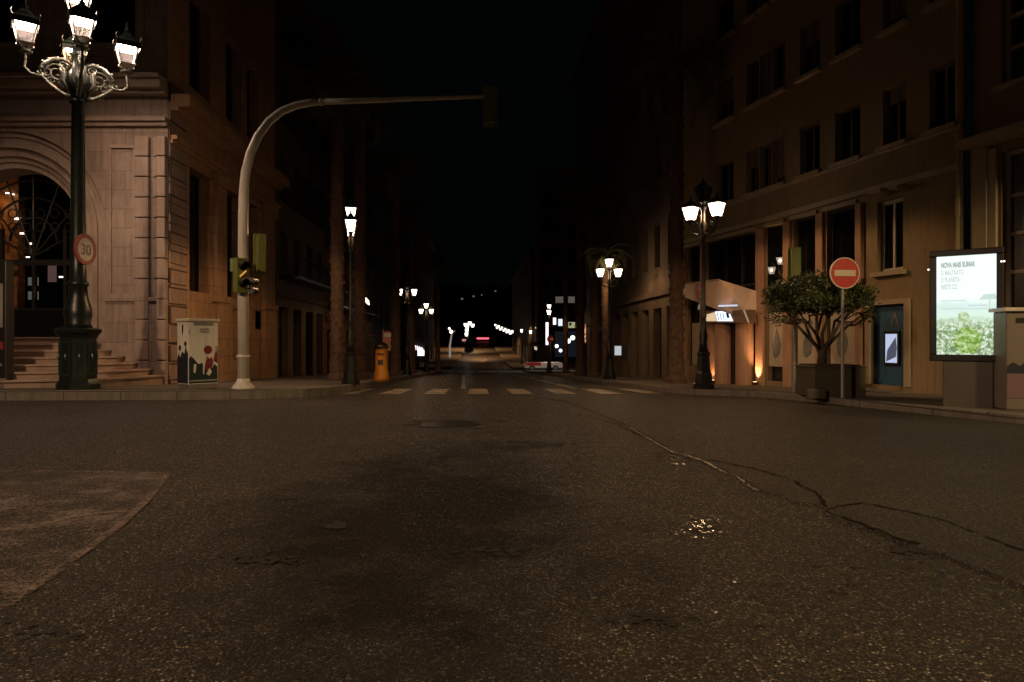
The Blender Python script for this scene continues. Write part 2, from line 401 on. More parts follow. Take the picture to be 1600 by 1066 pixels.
def pavement(name, edge, far, h=.15, closed_end=True):
    """kerb line EDGE (x,y) seen from the road, FAR the matching points at the back"""
    top=MB(); k=MB()
    W=.16
    n=len(edge)
    inn=[]
    for i,(x,y) in enumerate(edge):
        a=Vector(edge[max(0,i-1)]); b=Vector(edge[min(n-1,i+1)]); t=(b-a).normalized(); nn=Vector((-t.y,t.x))
        f=Vector(far[i])-Vector((x,y))
        if nn.dot(f)<0: nn=-nn
        inn.append(Vector((x,y))+nn*W)
    for i in range(n-1):
        e0,e1,i0,i1=edge[i],edge[i+1],inn[i],inn[i+1]; z0,z1=gz(e0[1]),gz(e1[1])
        k.poly([(*e0,z0-.05),(*e1,z1-.05),(*e1,z1+h-.015),(*e0,z0+h-.015)])
        q0=Vector(e0)*.9+Vector(i0)*.1; q1=Vector(e1)*.9+Vector(i1)*.1
        k.poly([(*e0,z0+h-.015),(*e1,z1+h-.015),(*q1,z1+h),(*q0,z0+h)])
        k.poly([(*q0,z0+h),(*q1,z1+h),(*i1,gz(i1.y)+h),(*i0,gz(i0.y)+h)])
        st=8
        for s in range(st):
            a0=i0.lerp(Vector(far[i]),s/st); a1=i1.lerp(Vector(far[i+1]),s/st); b0=i0.lerp(Vector(far[i]),(s+1)/st); b1=i1.lerp(Vector(far[i+1]),(s+1)/st)
            top.poly([(*p,gz(p.y)+h-.004) for p in (a0,a1,b1,b0)])
    structure(top.build(name+'_paving',M['pave'])); structure(k.build(name+'_kerb',M['kerb']))
HL=.185; HR=.13
# left: runs across the view, rounds the corner and follows the street
eL=[(-30,12.4),(-20,12.5),(-14,12.62),(-10,12.75),(-7,12.9),(-5.6,13.05),(-4.8,13.35),(-4.25,13.9),(-3.95,14.8)]+[(KL(d),d) for d in (16,18,22,28,36,46,58,66)]
fL=[(-30,24),(-20,24),(-15,24),(-12,24),(-10.5,24),(-10,24),(-9.8,24),(-9.6,24),(-9.5,24)]+[(KL(d)-7,max(d,24.5)) for d in (16,18,22,28,36,46,58,66)]
pavement('left_pavement',eL,fL,HL)
eR=[(10.2,1.5),(8.6,4.5),(7.0,7.2),(6.2,8.4),(5.85,9.6),(5.55,11),(5.3,12.4),(5.05,13.3),(4.6,13.95),(4.1,14.4),(3.75,15.2)]+[(KR(d),d) for d in (16.5,18,22,28,36,46,58,66)]
fR=[(14.5,3),(12.5,6),(11,9),(10,11),(9.6,12),(9.2,13),(8.9,14),(8.6,15),(8.3,16),(8.1,17),(8.0,18)]+[(KR(d)+6,d+2) for d in (16.5,18,22,28,36,46,58,66)]
pavement('right_pavement',eR,fR,HR)
# beyond the cross street
pavement('far_left_pavement',[(-40,83),(KL(83)-1.5,83)]+[(KL(d),d) for d in (84.5,100,120,150,190)],[(-40,95),(KL(83)-8,95)]+[(KL(d)-8,max(d,96)) for d in (84.5,100,120,150,190)],.15)
pavement('far_right_pavement',[(40,83),(KR(83)+1.5,83)]+[(KR(d),d) for d in (84.5,100,120,150,190)],[(40,95),(KR(83)+8,95)]+[(KR(d)+8,max(d,96)) for d in (84.5,100,120,150,190)],.15)

# painted crossing, stop line and lane lines
def ground_poly(mb, pts, dz, nseg=1):
    mb.poly([(x,y,gz(y)+dz) for x,y in pts])
mb=MB()
sh=lambda x,d: x-.0515*(d-16.5)
x=-4.05
while x<4.6:
    for a,b in ((15.35,16.4),(16.4,17.4),(17.4,18.5)):
        ground_poly(mb,[(sh(x,a),a),(sh(x+.47,a),a),(sh(x+.47,b),b),(sh(x,b),b)],.004)
    x+=1.0
structure(mb.build('near_zebra_crossing',M['paint']))
mb=MB(); x=-6.2
while x<3.2:
    ground_poly(mb,[(sh(x,66)+2.5,66),(sh(x+.5,66)+2.5,66),(sh(x+.5,69.5)+2.5,69.5),(sh(x,69.5)+2.5,69.5)],.004); x+=1.0
structure(mb.build('far_zebra_crossing',M['paint']))
mb=MB()
def line(a,b,w,n=8):
    for i in range(n):
        t0,t1=i/n,(i+1)/n
        p=Vector(a).lerp(Vector(b),t0); q=Vector(a).lerp(Vector(b),t1)
        ground_poly(mb,[(p.x-w/2,p.y),(p.x+w/2,p.y),(q.x+w/2,q.y),(q.x-w/2,q.y)],.004)
a=on_road(727,606); b=on_road(737,586); line((a.x,18.7),(b.x-.35,42),.13,10)
a=on_road(905,604); line((1.75,18.7),(.1,46),.12,12)
for d0 in (21,27,33): line((2.4-.0515*d0+.4,d0),(2.4-.0515*(d0+2.5)+.4,d0+2.5),.12,2)
structure(mb.build('lane_markings',M['paint']))

# worn marking at the left of the junction
px=[(0,737),(150,738),(268,739),(262,752),(228,785),(215,800),(150,850),(90,892),(20,935),(-120,1010),(-420,1010),(-420,737)]
pts=[on_road(a,b,.004) for a,b in px]
mb=MB(); mb.poly(pts); structure(mb.build('faded_road_marking',M['faded']))

mb=MB()
def strip(px,w):
    for i in range(len(px)-1):
        a=on_road(*px[i]); b_=on_road(*px[i+1]); t=(b_-a); t.z=0; t.normalize(); n=Vector((-t.y,t.x,0))
        ground_poly(mb,[(a.x-n.x*w,a.y-n.y*w),(a.x+n.x*w,a.y+n.y*w),(b_.x+n.x*w,b_.y+n.y*w),(b_.x-n.x*w,b_.y-n.y*w)],.0075)
strip([(-60,737),(60,737.5),(150,738.5),(262,741)],.022); strip([(262,742),(228,785),(190,820),(150,850),(60,915),(0,955)],.022); strip([(215,800),(160,803),(110,810),(60,824)],.018); strip([(180,822),(130,832),(70,838)],.016)
structure(mb.build('faded_edge_line',M['faded_line']))
# resurfaced lane on the right with a ragged raised edge
ed=[(600,606.5),(700,611),(800,618),(880,628),(915,640),(950,655),(985,668),(1010,684),(1032,697),(1052,708),(1075,713),(1100,722),(1128,738),(1150,745),(1172,762),(1190,772),(1215,776),(1240,788),(1268,790),(1290,800),(1310,818),(1330,822),(1362,832),(1400,845),(1428,860),(1470,870),(1520,892),(1560,905),(1600,928),(1700,975),(1900,1066),(2300,1250)]
E=[]
for i in range(len(ed)-1):
    p=on_road(*ed[i]); q=on_road(*ed[i+1]); n=max(1,int((p-q).length/.09))
    for k in range(min(n,14)):
        m=p.lerp(q,k/min(n,14)); j=.018 if p.y<11 else .03
        E.append(Vector((m.x+random.uniform(-j,j),m.y,0)))
E=[e for e in E if .2<e.y<14.7]; E.sort(key=lambda e:-e.y)
TH=.016
mb=MB()
for i in range(len(E)-1):
    a,b=E[i],E[i+1]
    za,zb=gz(a.y),gz(b.y)
    mb.poly([(a.x,a.y,za-.004),(b.x,b.y,zb-.004),(b.x+.022,b.y,zb+TH),(a.x+.022,a.y,za+TH)])
    xe=lambda y: 3.4 if y>15 else (5.9 if y>9 else 12.5)
    st=[a.x+.022,a.x+1.0,a.x+3.0]
    sb=[b.x+.022,b.x+1.0,b.x+3.0]
    ea=max(st[-1]+.1,interp) if False else None
    RA=KR(a.y)-.05 if a.y>15 else 9.5; RB=KR(b.y)-.05 if b.y>15 else 9.5
    if a.y>15:
        mb.poly([(st[0],a.y,za+TH),(sb[0],b.y,zb+TH),(max(RB,sb[0]),b.y,zb+.005),(max(RA,st[0]),a.y,za+.005)])
    else:
        mb.poly([(st[0],a.y,za+TH),(sb[0],b.y,zb+TH),(RB,b.y,zb+.008),(RA,a.y,za+.008)])
structure(mb.build('resurfaced_lane',M['patch']))
def ribbon(px, w, dz, jit=.016, skip=.03):
    P=[]
    for i in range(len(px)-1):
        p=on_road(*px[i]); q=on_road(*px[i+1]); n=max(2,int((p-q).length/.06))
        for k in range(n): P.append(p.lerp(q,k/n)+Vector((random.uniform(-jit,jit),random.uniform(-jit,jit),0)))
    for i in range(len(P)-1):
        a,b=P[i],P[i+1]; t=(b-a); t.z=0
        if t.length<1e-4: continue
        if random.random()<skip: continue
        t.normalize(); n=Vector((-t.y,t.x,0)); ww=w*random.uniform(.2,1.5)
        mb.poly([(a.x-n.x*ww,a.y-n.y*ww,gz(a.y)+dz),(a.x+n.x*ww,a.y+n.y*ww,gz(a.y)+dz),(b.x+n.x*ww,b.y+n.y*ww,gz(b.y)+dz),(b.x-n.x*ww,b.y-n.y*ww,gz(b.y)+dz)])
mb=MB()
ribbon([(1110,722),(1180,736),(1240,755),(1283,780),(1288,800)],.010,TH+.003)
ribbon([(1290,800),(1350,790),(1420,805),(1480,820),(1540,845),(1610,872)],.008,TH+.003)
ribbon([(1285,802),(1330,818),(1400,845),(1450,862)],.020,TH+.003)
ribbon([(905,648),(960,662),(1010,686)],.012,.006)
structure(mb.build('tar_filled_cracks',M['crack']))
mb=MB()
ribbon([(985,669),(1010,685)],.0035,.012,.006,0); ribbon([(1010,685),(1032,698),(1052,709),(1075,714),(1100,723),(1128,739),(1150,746),(1172,763),(1192,773)],.0085,.014,.005,.06)
structure(mb.build('wet_gutter',M['gutter']))
for (px,py,sx,sy,n,rmax) in ((1098,824,24,10,70,.013),(1060,716,22,8,30,.03),(430,876,45,5,30,.016),(1390,890,50,22,26,.014),(1180,930,50,25,22,.012)):
    rr=random.Random(px); mb=MB()
    for k in range(n):
        c=on_road(px+rr.gauss(0,sx),py+rr.gauss(0,sy)); r0=rmax*rr.uniform(.3,1)
        sx_,sy_=rr.gauss(0,.05),rr.gauss(-.03,.06); P_=[]
        for i in range(9):
            dx=r0*math.cos(2*PI*i/9)*rr.uniform(.5,1.2); dy=1.6*r0*math.sin(2*PI*i/9)*rr.uniform(.5,1.2); P_.append((c.x+dx,c.y+dy,gz(c.y)+.0065+k*.0001+sx_*dx+sy_*dy))
        mb.poly(P_)
    structure(mb.build('wet_hollow',M['wet']))
for (px,py,sx,sy,n,rmax) in ((395,876,18,3,16,.03),(445,880,18,3,12,.02),(440,780,14,2,12,.04),(528,822,10,2,10,.04),(1015,970,30,5,18,.025),(770,862,24,4,14,.03),(60,990,40,8,16,.02),(1420,858,30,6,16,.03),(690,662,34,3,22,.16),(830,694,30,2,14,.10)):
    rr=random.Random(px+py); mb=MB()
    for k in range(n):
        c=on_road(px+rr.gauss(0,sx),py+rr.gauss(0,sy)); r0=rmax*rr.uniform(.35,1)
        mb.poly([(c.x+r0*math.cos(2*PI*i/11)*rr.uniform(.5,1.5),c.y+r0*math.sin(2*PI*i/11)*rr.uniform(.5,1.2),gz(c.y)+.0045+k*.0001) for i in range(11)])
    structure(mb.build('worn_hollow',M['hollow']))
# manhole cover far out on the carriageway and a few worn hollows
p=on_road(705,663)
mb=MB(); mb.lathe([(.36,0),(.36,.006),(.33,.010),(.31,.006),(.02,.008)],28)
tag(mb.build('manhole_cover',M['iron_black'],None,(p.x,p.y,p.z)),'round dark iron manhole cover set in the asphalt before the zebra crossing','manhole cover')

# ---------------------------------------------------------------- facade helper
class Facade:
    """vertical plane X = c + k*D; local x runs to the right as seen from the street"""
    def __init__(s,c,k,d0,left):
        s.c=c; s.k=k; s.d0=d0; s.left=left; s.n=math.hypot(1,k)
        s.o=(c+k*d0,d0); s.sg=1 if left else -1
        s.rz=math.atan2(s.sg*1.0,s.sg*k)
    def D(s,px): return s.c/((px-CX)/F-s.k)
    def u(s,px): return s.sg*(s.D(px)-s.d0)*s.n
    def z(s,px,py): return EYE+(CY-py)/F*s.D(px)
    def ud(s,d): return s.sg*(d-s.d0)*s.n
    def w(s,u,y=0,z=0):
        c,q=math.cos(s.rz),math.sin(s.rz); return Vector((s.o[0]+c*u-q*y, s.o[1]+q*u+c*y, z))

def window_part(parent,u0,u1,z0,z1,y,frame,pane,mullions=1,transoms=(),name='window',fw=.06,d=.06,sill=None,blind=0.0):
    b=MB()
    b.box(u0,u1,y,y+d,z0,z0+fw); b.box(u0,u1,y,y+d,z1-fw,z1); b.box(u0,u0+fw,y+.002,y+d,z0+fw,z1-fw); b.box(u1-fw,u1,y+.002,y+d,z0+fw,z1-fw)
    for i in range(mullions):
        c=u0+(u1-u0)*(i+1)/(mullions+1); b.box(c-fw*.4,c+fw*.4,y+.004,y+d,z0+fw,z1-fw)
    for t in transoms:
        c=z0+(z1-z0)*t; b.box(u0+fw,u1-fw,y+.006,y+d,c-fw*.4,c+fw*.4)
    o=b.build(name,frame,parent)
    p=MB(); p.poly([(u0+.01,y+d*.7,z0+.01),(u1-.01,y+d*.7,z0+.01),(u1-.01,y+d*.7,z1-.01),(u0+.01,y+d*.7,z1-.01)]); p.build('pane',pane,o)
    if blind:
        hb=(z1-z0)*blind; q=MB(); q.box(u0+fw,u1-fw,y+d*.25,y+d*.55,z1-fw-hb,z1-fw); q.build('blind',M['blind'],o)
    if sill:
        q=MB(); q.box(u0-.08,u1+.08,y-.22,y+.02,z0-.09,z0-.002); q.build('sill',sill,o)
    return o

# ---------------------------------------------------------------- corner building on the left
DF=16.5
X=lambda px,d=DF: (px-CX)/F*d
Z=lambda py,d=DF: EYE+(CY-py)/F*d
cb=empty('corner_building',(X(10),DF,0),'ornate pale stone corner building with arched doorway above fan of steps','building')
ox=X(10)
L_=lambda px: X(px)-ox
r_in=1.60; zs=Z(258)-r_in; zfl=Z(527)
b=MB(); T=.55; TOP=16.0; x0,x1=-6.5,L_(262)
def arch_sheet(b,r,y,xl,xr,ztop,zbase,n=40):
    b.poly([(xl,y,zbase),(-r,y,zbase),(-r,y,zs),(xl,y,zs)]); b.poly([(r,y,zbase),(xr,y,zbase),(xr,y,zs),(r,y,zs)])
    pts=[(-r*math.cos(PI*i/n), zs+r*math.sin(PI*i/n)) for i in range(n+1)]
    b.poly([(xl,y,zs),(-r,y,zs),(-r,y,ztop),(xl,y,ztop)]); b.poly([(r,y,zs),(xr,y,zs),(xr,y,ztop),(r,y,ztop)])
    for i in range(n):
        b.poly([(pts[i][0],y,pts[i][1]),(pts[i+1][0],y,pts[i+1][1]),(pts[i+1][0],y,ztop),(pts[i][0],y,ztop)])
def arch_reveal(b,r,y0,y1,zbase,n=40):
    pts=[(-r,zbase)]+[(-r*math.cos(PI*i/n), zs+r*math.sin(PI*i/n)) for i in range(n+1)]+[(r,zbase)]
    for i in range(len(pts)-1):
        p,q=pts[i],pts[i+1]; b.poly([(p[0],y0,p[1]),(q[0],y0,q[1]),(q[0],y1,q[1]),(p[0],y1,p[1])])
# stepped mouldings: each ring stands a little further out than the one inside it
arch_sheet(b,2.42,0,x0,x1,TOP,-.6)
b2=MB()
prev=None
for r,y in ((2.42,0),(2.30,.07),(2.16,.11),(2.05,.06),(1.86,.16),(1.74,.24),(r_in,.30)):
    if prev:
        arch_reveal(b2,prev[0],prev[1],y,zfl-.05)
        n=40
        for i in range(n):
            a0,a1=PI*i/n,PI*(i+1)/n
            b2.poly([(-prev[0]*math.cos(a0),y,zs+prev[0]*math.sin(a0)),(-prev[0]*math.cos(a1),y,zs+prev[0]*math.sin(a1)),(-r*math.cos(a1),y,zs+r*math.sin(a1)),(-r*math.cos(a0),y,zs+r*math.sin(a0))])
        for sg in (-1,1): b2.poly([(sg*prev[0],y,zfl-.05),(sg*r,y,zfl-.05),(sg*r,y,zs),(sg*prev[0],y,zs)])
    prev=(r,y)
arch_reveal(b2,r_in,.30,.95,zfl-.05)
b2.build('arch_surround',M['stone_plain'],cb)
b.build('wall',M['stone'],cb)
# plinth, ledge, sunk panel
b=MB(); b.box(-2.43,2.43,.0,.9,-.6,zfl-.052); b.box(2.44,x1,-.10,-.001,-.6,1.9); b.box(2.44,x1,-.14,-.001,1.9,2.0); b.box(-6.5,-2.44,-.10,-.001,-.6,1.9)
b.build('plinth',M['stone'],cb,bevel=.012)
b=MB(); u=L_(172); v=L_(212)
b.box(u,v,-.05,-.001,2.0,2.10); b.box(u,u+.05,-.045,-.001,2.10,5.6); b.box(v-.05,v,-.045,-.001,2.10,5.6); b.box(u,v,-.05,-.001,5.6,5.68)
b.build('wall_panel',M['stone_plain'],cb,bevel=.01)
# banded quoins, two narrow piers with a groove between them
b=MB()
for (pa,pb,yy) in ((215,236,.14),(241,247,.08),(250,263,.18)):
    z=-.5
    while z<5.8:
        hh=.49
        b.box(L_(pa),L_(pb),-yy,-.001,z+.012,z+hh-.012); z+=hh
b.build('quoin',M['stone_plain'],cb,bevel=.018)
b=MB()
for (z0,z1,yo) in ((6.12,6.22,.10),(6.22,6.32,.18),(6.85,6.95,.22),(6.95,7.15,.40),(7.15,7.25,.52)):
    b.box(-6.5,x1+.02,-yo,-.001,z0,z1)
b.build('cornice',M['stone_plain'],cb,bevel=.015)
# upper storey windows
for cx in (-2.6,0,2.6):
    b=MB(); b.box(cx-.75,cx+.75,-.10,-.002,8.0,8.12); b.box(cx-.75,cx-.55,-.08,-.002,8.12,10.6); b.box(cx+.55,cx+.75,-.08,-.002,8.12,10.6); b.box(cx-.85,cx+.85,-.2,-.002,10.6,10.85)
    o=b.build('window_surround',M['stone_plain'],cb)
    p=MB(); p.box(cx-.55,cx+.55,-.012,-.003,8.12,10.6); p.build('pane',M['glass'],o)
# steps: a fan of seven, wider towards the bottom
b=MB(); ns=7; zlow=gz(14)+HL
for i in range(ns):
    z0=zlow-.1; z1=zlow+(zfl-zlow)*(ns-i)/ns
    r=1.95+.32*i; ry=.55+.36*i
    n=36; poly=[(-r,0.0)]
    pts=[(r*(-math.cos(PI*k/n)),-ry*math.sin(PI*k/n)**.8 if 0<k<n else 0.0) for k in range(n+1)]
    lo=[b.V((x,y-.02,z0)) for x,y in pts]; hi=[b.V((x,y-.02,z1)) for x,y in pts]
    for k in range(n): b.F([lo[k],lo[k+1],hi[k+1],hi[k]])
    nose=[b.V((x*1.012,y*1.02-.035,z1-.035)) for x,y in pts]; nose2=[b.V((x*1.012,y*1.02-.035,z1)) for x,y in pts]
    for k in range(n): b.F([nose[k],nose[k+1],nose2[k+1],nose2[k]]); b.F([lo[k],nose[k],nose[k+1],lo[k+1]]) if False else None
    b.F(nose2); b.F(nose[::-1])
b.box(-1.6,1.6,-.02,2.4,zfl-.2,zfl)
b.build('steps',surf('worn_step_stone',(.42,.31,.24),(.30,.22,.165),.75,2.2,.3,0,False,.3),cb)
# doorway: iron and glass screen, lit hall behind
dr=MB(); y=.9
dr.box(-1.6,1.6,y,y+.08,zfl,zfl+.75)
for xx in (-1.6,-.85,-.02,.78,1.52): dr.box(xx,xx+.08,y-.002,y+.09,zfl,zs+.2)
dr.box(-1.6,1.6,y-.006,y+.1,zs-.72,zs-.58)
for i in range(7):
    a=PI*(i+.5)/7; dr.tube([(0,y+.03,zs-.5),(1.58*math.cos(a),y+.03,zs+1.58*math.sin(a))],.022,6)
for rr in (.6,1.1,1.55): dr.ring(0,zs-.1,rr-.02,rr+.02,y+.01,y+.06,36,0,PI)
for i in range(8):
    cx=-1.25+.36*i
    for cz in (zs+.25,zs+.6): dr.ring(cx,cz,.10,.125,y+.02,y+.045,14)
door=dr.build('door',M['frame_dark'],cb)
g=MB(); n=30; pts=[(-1.6,zfl+.75)]+[(-1.6*math.cos(PI*i/n),zs+1.6*math.sin(PI*i/n)) for i in range(n+1)]+[(1.6,zfl+.75)]
g.poly([(x,y+.05,z) for x,z in pts]); g.build('pane',M['glass_door'],door)
h=MB(); h.tube([(.1,y-.06,zfl+1.0),(.1,y-.06,zfl+1.3)],.014,6); h.build('handle',M['iron_black'],door)
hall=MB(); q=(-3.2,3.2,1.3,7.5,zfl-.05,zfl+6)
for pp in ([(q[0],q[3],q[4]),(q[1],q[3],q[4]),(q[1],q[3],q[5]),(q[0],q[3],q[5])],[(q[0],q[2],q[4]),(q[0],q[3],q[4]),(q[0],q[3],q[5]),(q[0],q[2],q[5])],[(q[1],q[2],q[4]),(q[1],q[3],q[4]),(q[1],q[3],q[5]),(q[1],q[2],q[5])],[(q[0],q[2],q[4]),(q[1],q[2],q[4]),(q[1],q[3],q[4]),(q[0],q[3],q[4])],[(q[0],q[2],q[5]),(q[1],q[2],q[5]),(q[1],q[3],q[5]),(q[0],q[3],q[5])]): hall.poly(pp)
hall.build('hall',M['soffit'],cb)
b=MB(); d=20.0
def hallpt(px,py,d): v=at(px,py,d); return (v.x-ox,v.y-DF,v.z)
c0=hallpt(10,262,18.4); c1=hallpt(31,450,18.4)
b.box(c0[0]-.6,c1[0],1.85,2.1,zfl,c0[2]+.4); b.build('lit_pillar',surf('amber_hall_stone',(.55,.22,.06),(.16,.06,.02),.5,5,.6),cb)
l=bpy.data.lights.new('hall_light','POINT'); l.energy=4; l.color=(1,.62,.3); l.shadow_soft_size=.1
q=bpy.data.objects.new('hall_light',l); COL.objects.link(q); q.parent=cb; q.location=(c1[0]-.35,1.5,zs+1.0)
b=MB()
for (px,py,r) in ((28,342,.05),(36,365,.045),(51,381,.05),(44,402,.03),(77,411,.03),(96,433,.035),(12,302,.03),(20,304,.03)):
    c=hallpt(px,py,18.3); b.box(c[0]-r*1.6,c[0]+r*1.6,1.78,1.80,c[2]-r*.5,c[2]+r*.5)
b.build('hall_lamp',M['spark'],cb)
b=MB()
for (px,py) in ((48,440),(57,440),(48,462),(57,462)):
    c=hallpt(px,py,18.5); b.box(c[0]-.06,c[0]+.06,1.98,2.0,c[2]-.11,c[2]+.11)
b.build('inner_window',emit('dim_inner_pane',(.8,.85,.8),.12),cb)
b=MB(); c=hallpt(81,428,18.5); b.box(c[0]-.11,c[0]+.11,2.0,2.03,c[2]-.22,c[2]+.22); b.build('notice_board',emit('dim_notice',(1,.55,.5),.10),cb)  # pinkish light inside the hall, drawn as a glowing panel

# wing of the same building along the street
W=Facade(-7.47,-.0515,16.5,True)
wing=empty('stone_wing',(W.o[0],W.o[1],0),'ochre lit stone wing with tall pilastered windows behind the cabinet and signal mast','building',W.rz)
uE=W.u(430)
holes=[(W.u(296),W.u(328),2.26,5.5),(W.u(353),W.u(377),2.26,5.5),(W.u(386),W.u(404),2.26,5.5)]
holes+=[(W.u(364),W.u(374),.35,1.95),(W.u(399),W.u(419),1.35,1.98)]
up=[(h[0],h[1],7.6,10.2) for h in holes[:3]]
b=MB(); b.wall(0,uE,-1,16,holes+up,.45); b.poly([(uE,0,-1),(uE,3,-1),(uE,3,16),(uE,0,16)]); b.build('wall',M['orange_stone'],wing)
for (pa,pb) in ((332,350),(379,385),(407,426)):
    b=MB(); b.box(W.u(pa),W.u(pb),-.16,-.001,-.8,2.05); b.box(W.u(pa)-.05,W.u(pb)+.05,-.2,-.001,2.05,2.25); b.box(W.u(pa)+.06,W.u(pb)-.06,-.12,-.001,2.25,5.4); b.box(W.u(pa)-.05,W.u(pb)+.05,-.2,-.001,5.4,5.7)
    b.build('pilaster',M['orange_stone'],wing,bevel=.015)
b=MB(); z=-.6
while z<6.9: b.box(.02,W.u(290),-.05,-.001,z+.015,z+.475); z+=.49
b.build('quoin',M['ashlar'],wing,bevel=.018)
b=MB()
for (z0,z1,yo) in ((5.75,5.85,.10),(5.85,5.95,.2),(6.55,6.65,.22),(6.65,6.95,.5)): b.box(.05,uE+.1,-yo,-.002,z0,z1)
b.build('cornice',M['orange_stone'],wing)
for h in holes[:3]+up: window_part(wing,h[0],h[1],h[2],h[3],.3,M['frame_dark'],M['glass'],1,(.65,),sill=M['orange_stone'])
b=MB(); h=holes[3]; b.box(h[0],h[1],.3,.34,h[2],h[3]); o=b.build('basement_door',M['frame_dark'],wing)
b=MB(); b.box(h[0]+.12,h[1]-.1,.27,.298,1.0,1.25); b.build('notice',M['darkred'],o)
window_part(wing,holes[4][0],holes[4][1],holes[4][2],holes[4][3],.25,M['frame_dark'],M['glass'],1)

# ---------------------------------------------------------------- plain street blocks
def block(name,label,fac,da,db,height,mat,floors,bays,base=-3,shop=2.6,depth=9,z0=1.0,open_shop=True,win=(.9,1.5),lit=(),balcony=False,trim=None,shops=()):
    u0,u1=sorted((fac.ud(da),fac.ud(db)))
    t=empty(name,(fac.o[0],fac.o[1],0),label,'building',fac.rz)
    holes=[]; fh=(height-z0-shop)/floors
    for k in range(floors):
        for i in range(bays):
            c=u0+(u1-u0)*(i+.5)/bays; zb=z0+shop+fh*k+fh*.22
            holes.append((c-win[0]/2,c+win[0]/2,zb,zb+min(win[1],fh*.66)))
    sh_=[]
    if open_shop:
        for i in range(bays):
            c=u0+(u1-u0)*(i+.5)/bays; ww=(u1-u0)/bays*.62
            zz=gz(fac.d0+fac.sg*c/fac.n)+.16
            sh_.append((c-ww/2,c+ww/2,zz,z0+shop-.75))
    b=MB(); b.wall(u0,u1,base,height,holes+sh_,.3)
    b.poly([(u0,0,base),(u0,depth,base),(u0,depth,height),(u0,0,height)]); b.poly([(u1,0,base),(u1,0,height),(u1,depth,height),(u1,depth,base)])
    b.poly([(u0,0,height),(u1,0,height),(u1,depth,height),(u0,depth,height)])
    b.build('wall',mat,t)
    for i,h in enumerate(holes):
        window_part(t,*h,.2,M['frame_dark'] if i%3 else M['frame_pale'],M['window_warm'] if i in lit else M['glass'],1,(),fw=.05,sill=mat,blind=(0,.5,0,0,.85,.3,0)[i%7])
    for i,h in enumerate(sh_):
        window_part(t,*h,.25,M['frame_dark'],M['shop_glow'] if i in shops else M['glass'],1,(.75,),'shopfront',.07)
    for z,hh,yo in ((z0+shop-.35,.18,.14),(height-.45,.3,.45),(height-.8,.2,.25)):
        b=MB(); b.box(u0+.01,u1-.01,-yo,-.001,z,z+hh); b.build('cornice',trim or mat,t)
    if balcony:
        for k in range(floors):
            b=MB(); zb=z0+shop+fh*k+fh*.1
            b.box(u0+.4,u1-.4,-.8,-.002,zb,zb+.12)
            n=int((u1-u0-.8)/.16)
            for i in range(n+1): b.box(u0+.42+i*.16,u0+.44+i*.16,-.78,-.76,zb+.12,zb+.85)
            b.box(u0+.4,u1-.4,-.79,-.74,zb+.85,zb+.9); b.build('balcony',M['iron_black'],t)
    return t
fl=Facade(-7.47,-.0515,16.5,True)
block('street_building','dark stuccoed block with doors at street level beside the ochre stone wing',fl,25.4,33.5,15,M['dark_stone'],4,4,shop=2.6,z0=.4,balcony=True)
block('street_building','brown apartment block with pale windows behind the yellow post box',fl,33.6,46,17,M['dark_red_render'],5,5,shop=2.4,z0=-.1,balcony=True)
block('street_building','dark corner block at end of left palm row before the cross street',fl,46.1,67,14,M['far_wall'],4,7,shop=2.4,z0=-.8,shops=(3,))
fr=Facade(6.58,-.0515,21.6,False)
block('street_building','dark block of vertical stone piers between the bank and the red facade',fr,22.2,33,16,M['dark_stone'],4,6,shop=2.6,z0=.3,win=(.8,1.6))
block('street_building','dark building with lit shop door under the three-lantern lamp row',fr,33.1,45,18,M['far_wall'],5,5,shop=2.4,z0=-.2)
fl2=Facade(-7.47,-.0515,84,True)
block('street_building','unlit tall block beyond the cross street on the palm side',fl2,84,120,17,M['far_wall'],5,8,shop=2.6,z0=-2.2,lit=(3,12,22),shops=(1,2,5))
fr2=Facade(6.58+1.2,-.0515,84,False)
block('street_building','dark row building under the string of white lights beyond the red car',fr2,97,150,14,M['far_wall'],4,9,shop=2.6,z0=-1.6,lit=(4,11,16),shops=(1,3,4,6,7))

# far corner block that faces us across the side street: brick red with lit shops
ff=Facade(0,0,84,True)
cbk=empty('corner_block',(3.2,84,0),'red brown corner block with glowing shop signs across the side street','building')
b=MB(); holes=[]
for k in range(5):
    for i in range(5): c=.9+i*1.6; holes.append((c-.4,c+.4,3.6+k*3.4,5.6+k*3.4))
b.wall(0,12,-4,22,holes,.3); b.poly([(0,0,-4),(0,12,-4),(0,12,22),(0,0,22)]); b.build('wall',M['dark_red_render'],cbk)
for i,h in enumerate(holes): window_part(cbk,*h,.2,M['frame_dark'],M['window_warm'] if i==3 else M['glass'],1)
b=MB(); b.box(-.1,12,-.3,-.001,2.7,3.0); b.box(-.1,12,-.5,-.001,21.3,22); b.build('cornice',M['dark_red_render'],cbk)
def onblock(px,py): v=at(px,py,84); return v.x-3.2,v.z
def signbox(name,label,px0,px1,py0,py1,mat,cat='shop sign',d=83.6,th=.15,frame=None):
    a=at(px0,py1,d); c=at(px1,py0,d); t=empty(name,((a.x+c.x)/2,d,a.z),label,cat)
    w=(c.x-a.x)/2; h=c.z-a.z
    b=MB(); b.box(-w,w,0,th,0,h); b.build('casing',frame or M['frame_dark'],t)
    b=MB(); b.box(-w*.94,w*.94,-.02,-.001,h*.05,h*.95); b.build('face',mat,t)
    return t
signbox('shop_sign','tall glowing white vertical sign behind the pink no entry disc',852.5,859,502,541,M['sign_white'])
signbox('shop_window','small bright window high over the vertical white sign',864,869,496,508,M['sign_white'],'shop window')
signbox('shop_window','dimmer bluish window beside the small bright one',872,879,498,510,M['window_cold'],'shop window')
signbox('shop_sign','pale unlit hanging board with dull lettering on the red facade',867,899,463,474,M['sign_pale'])
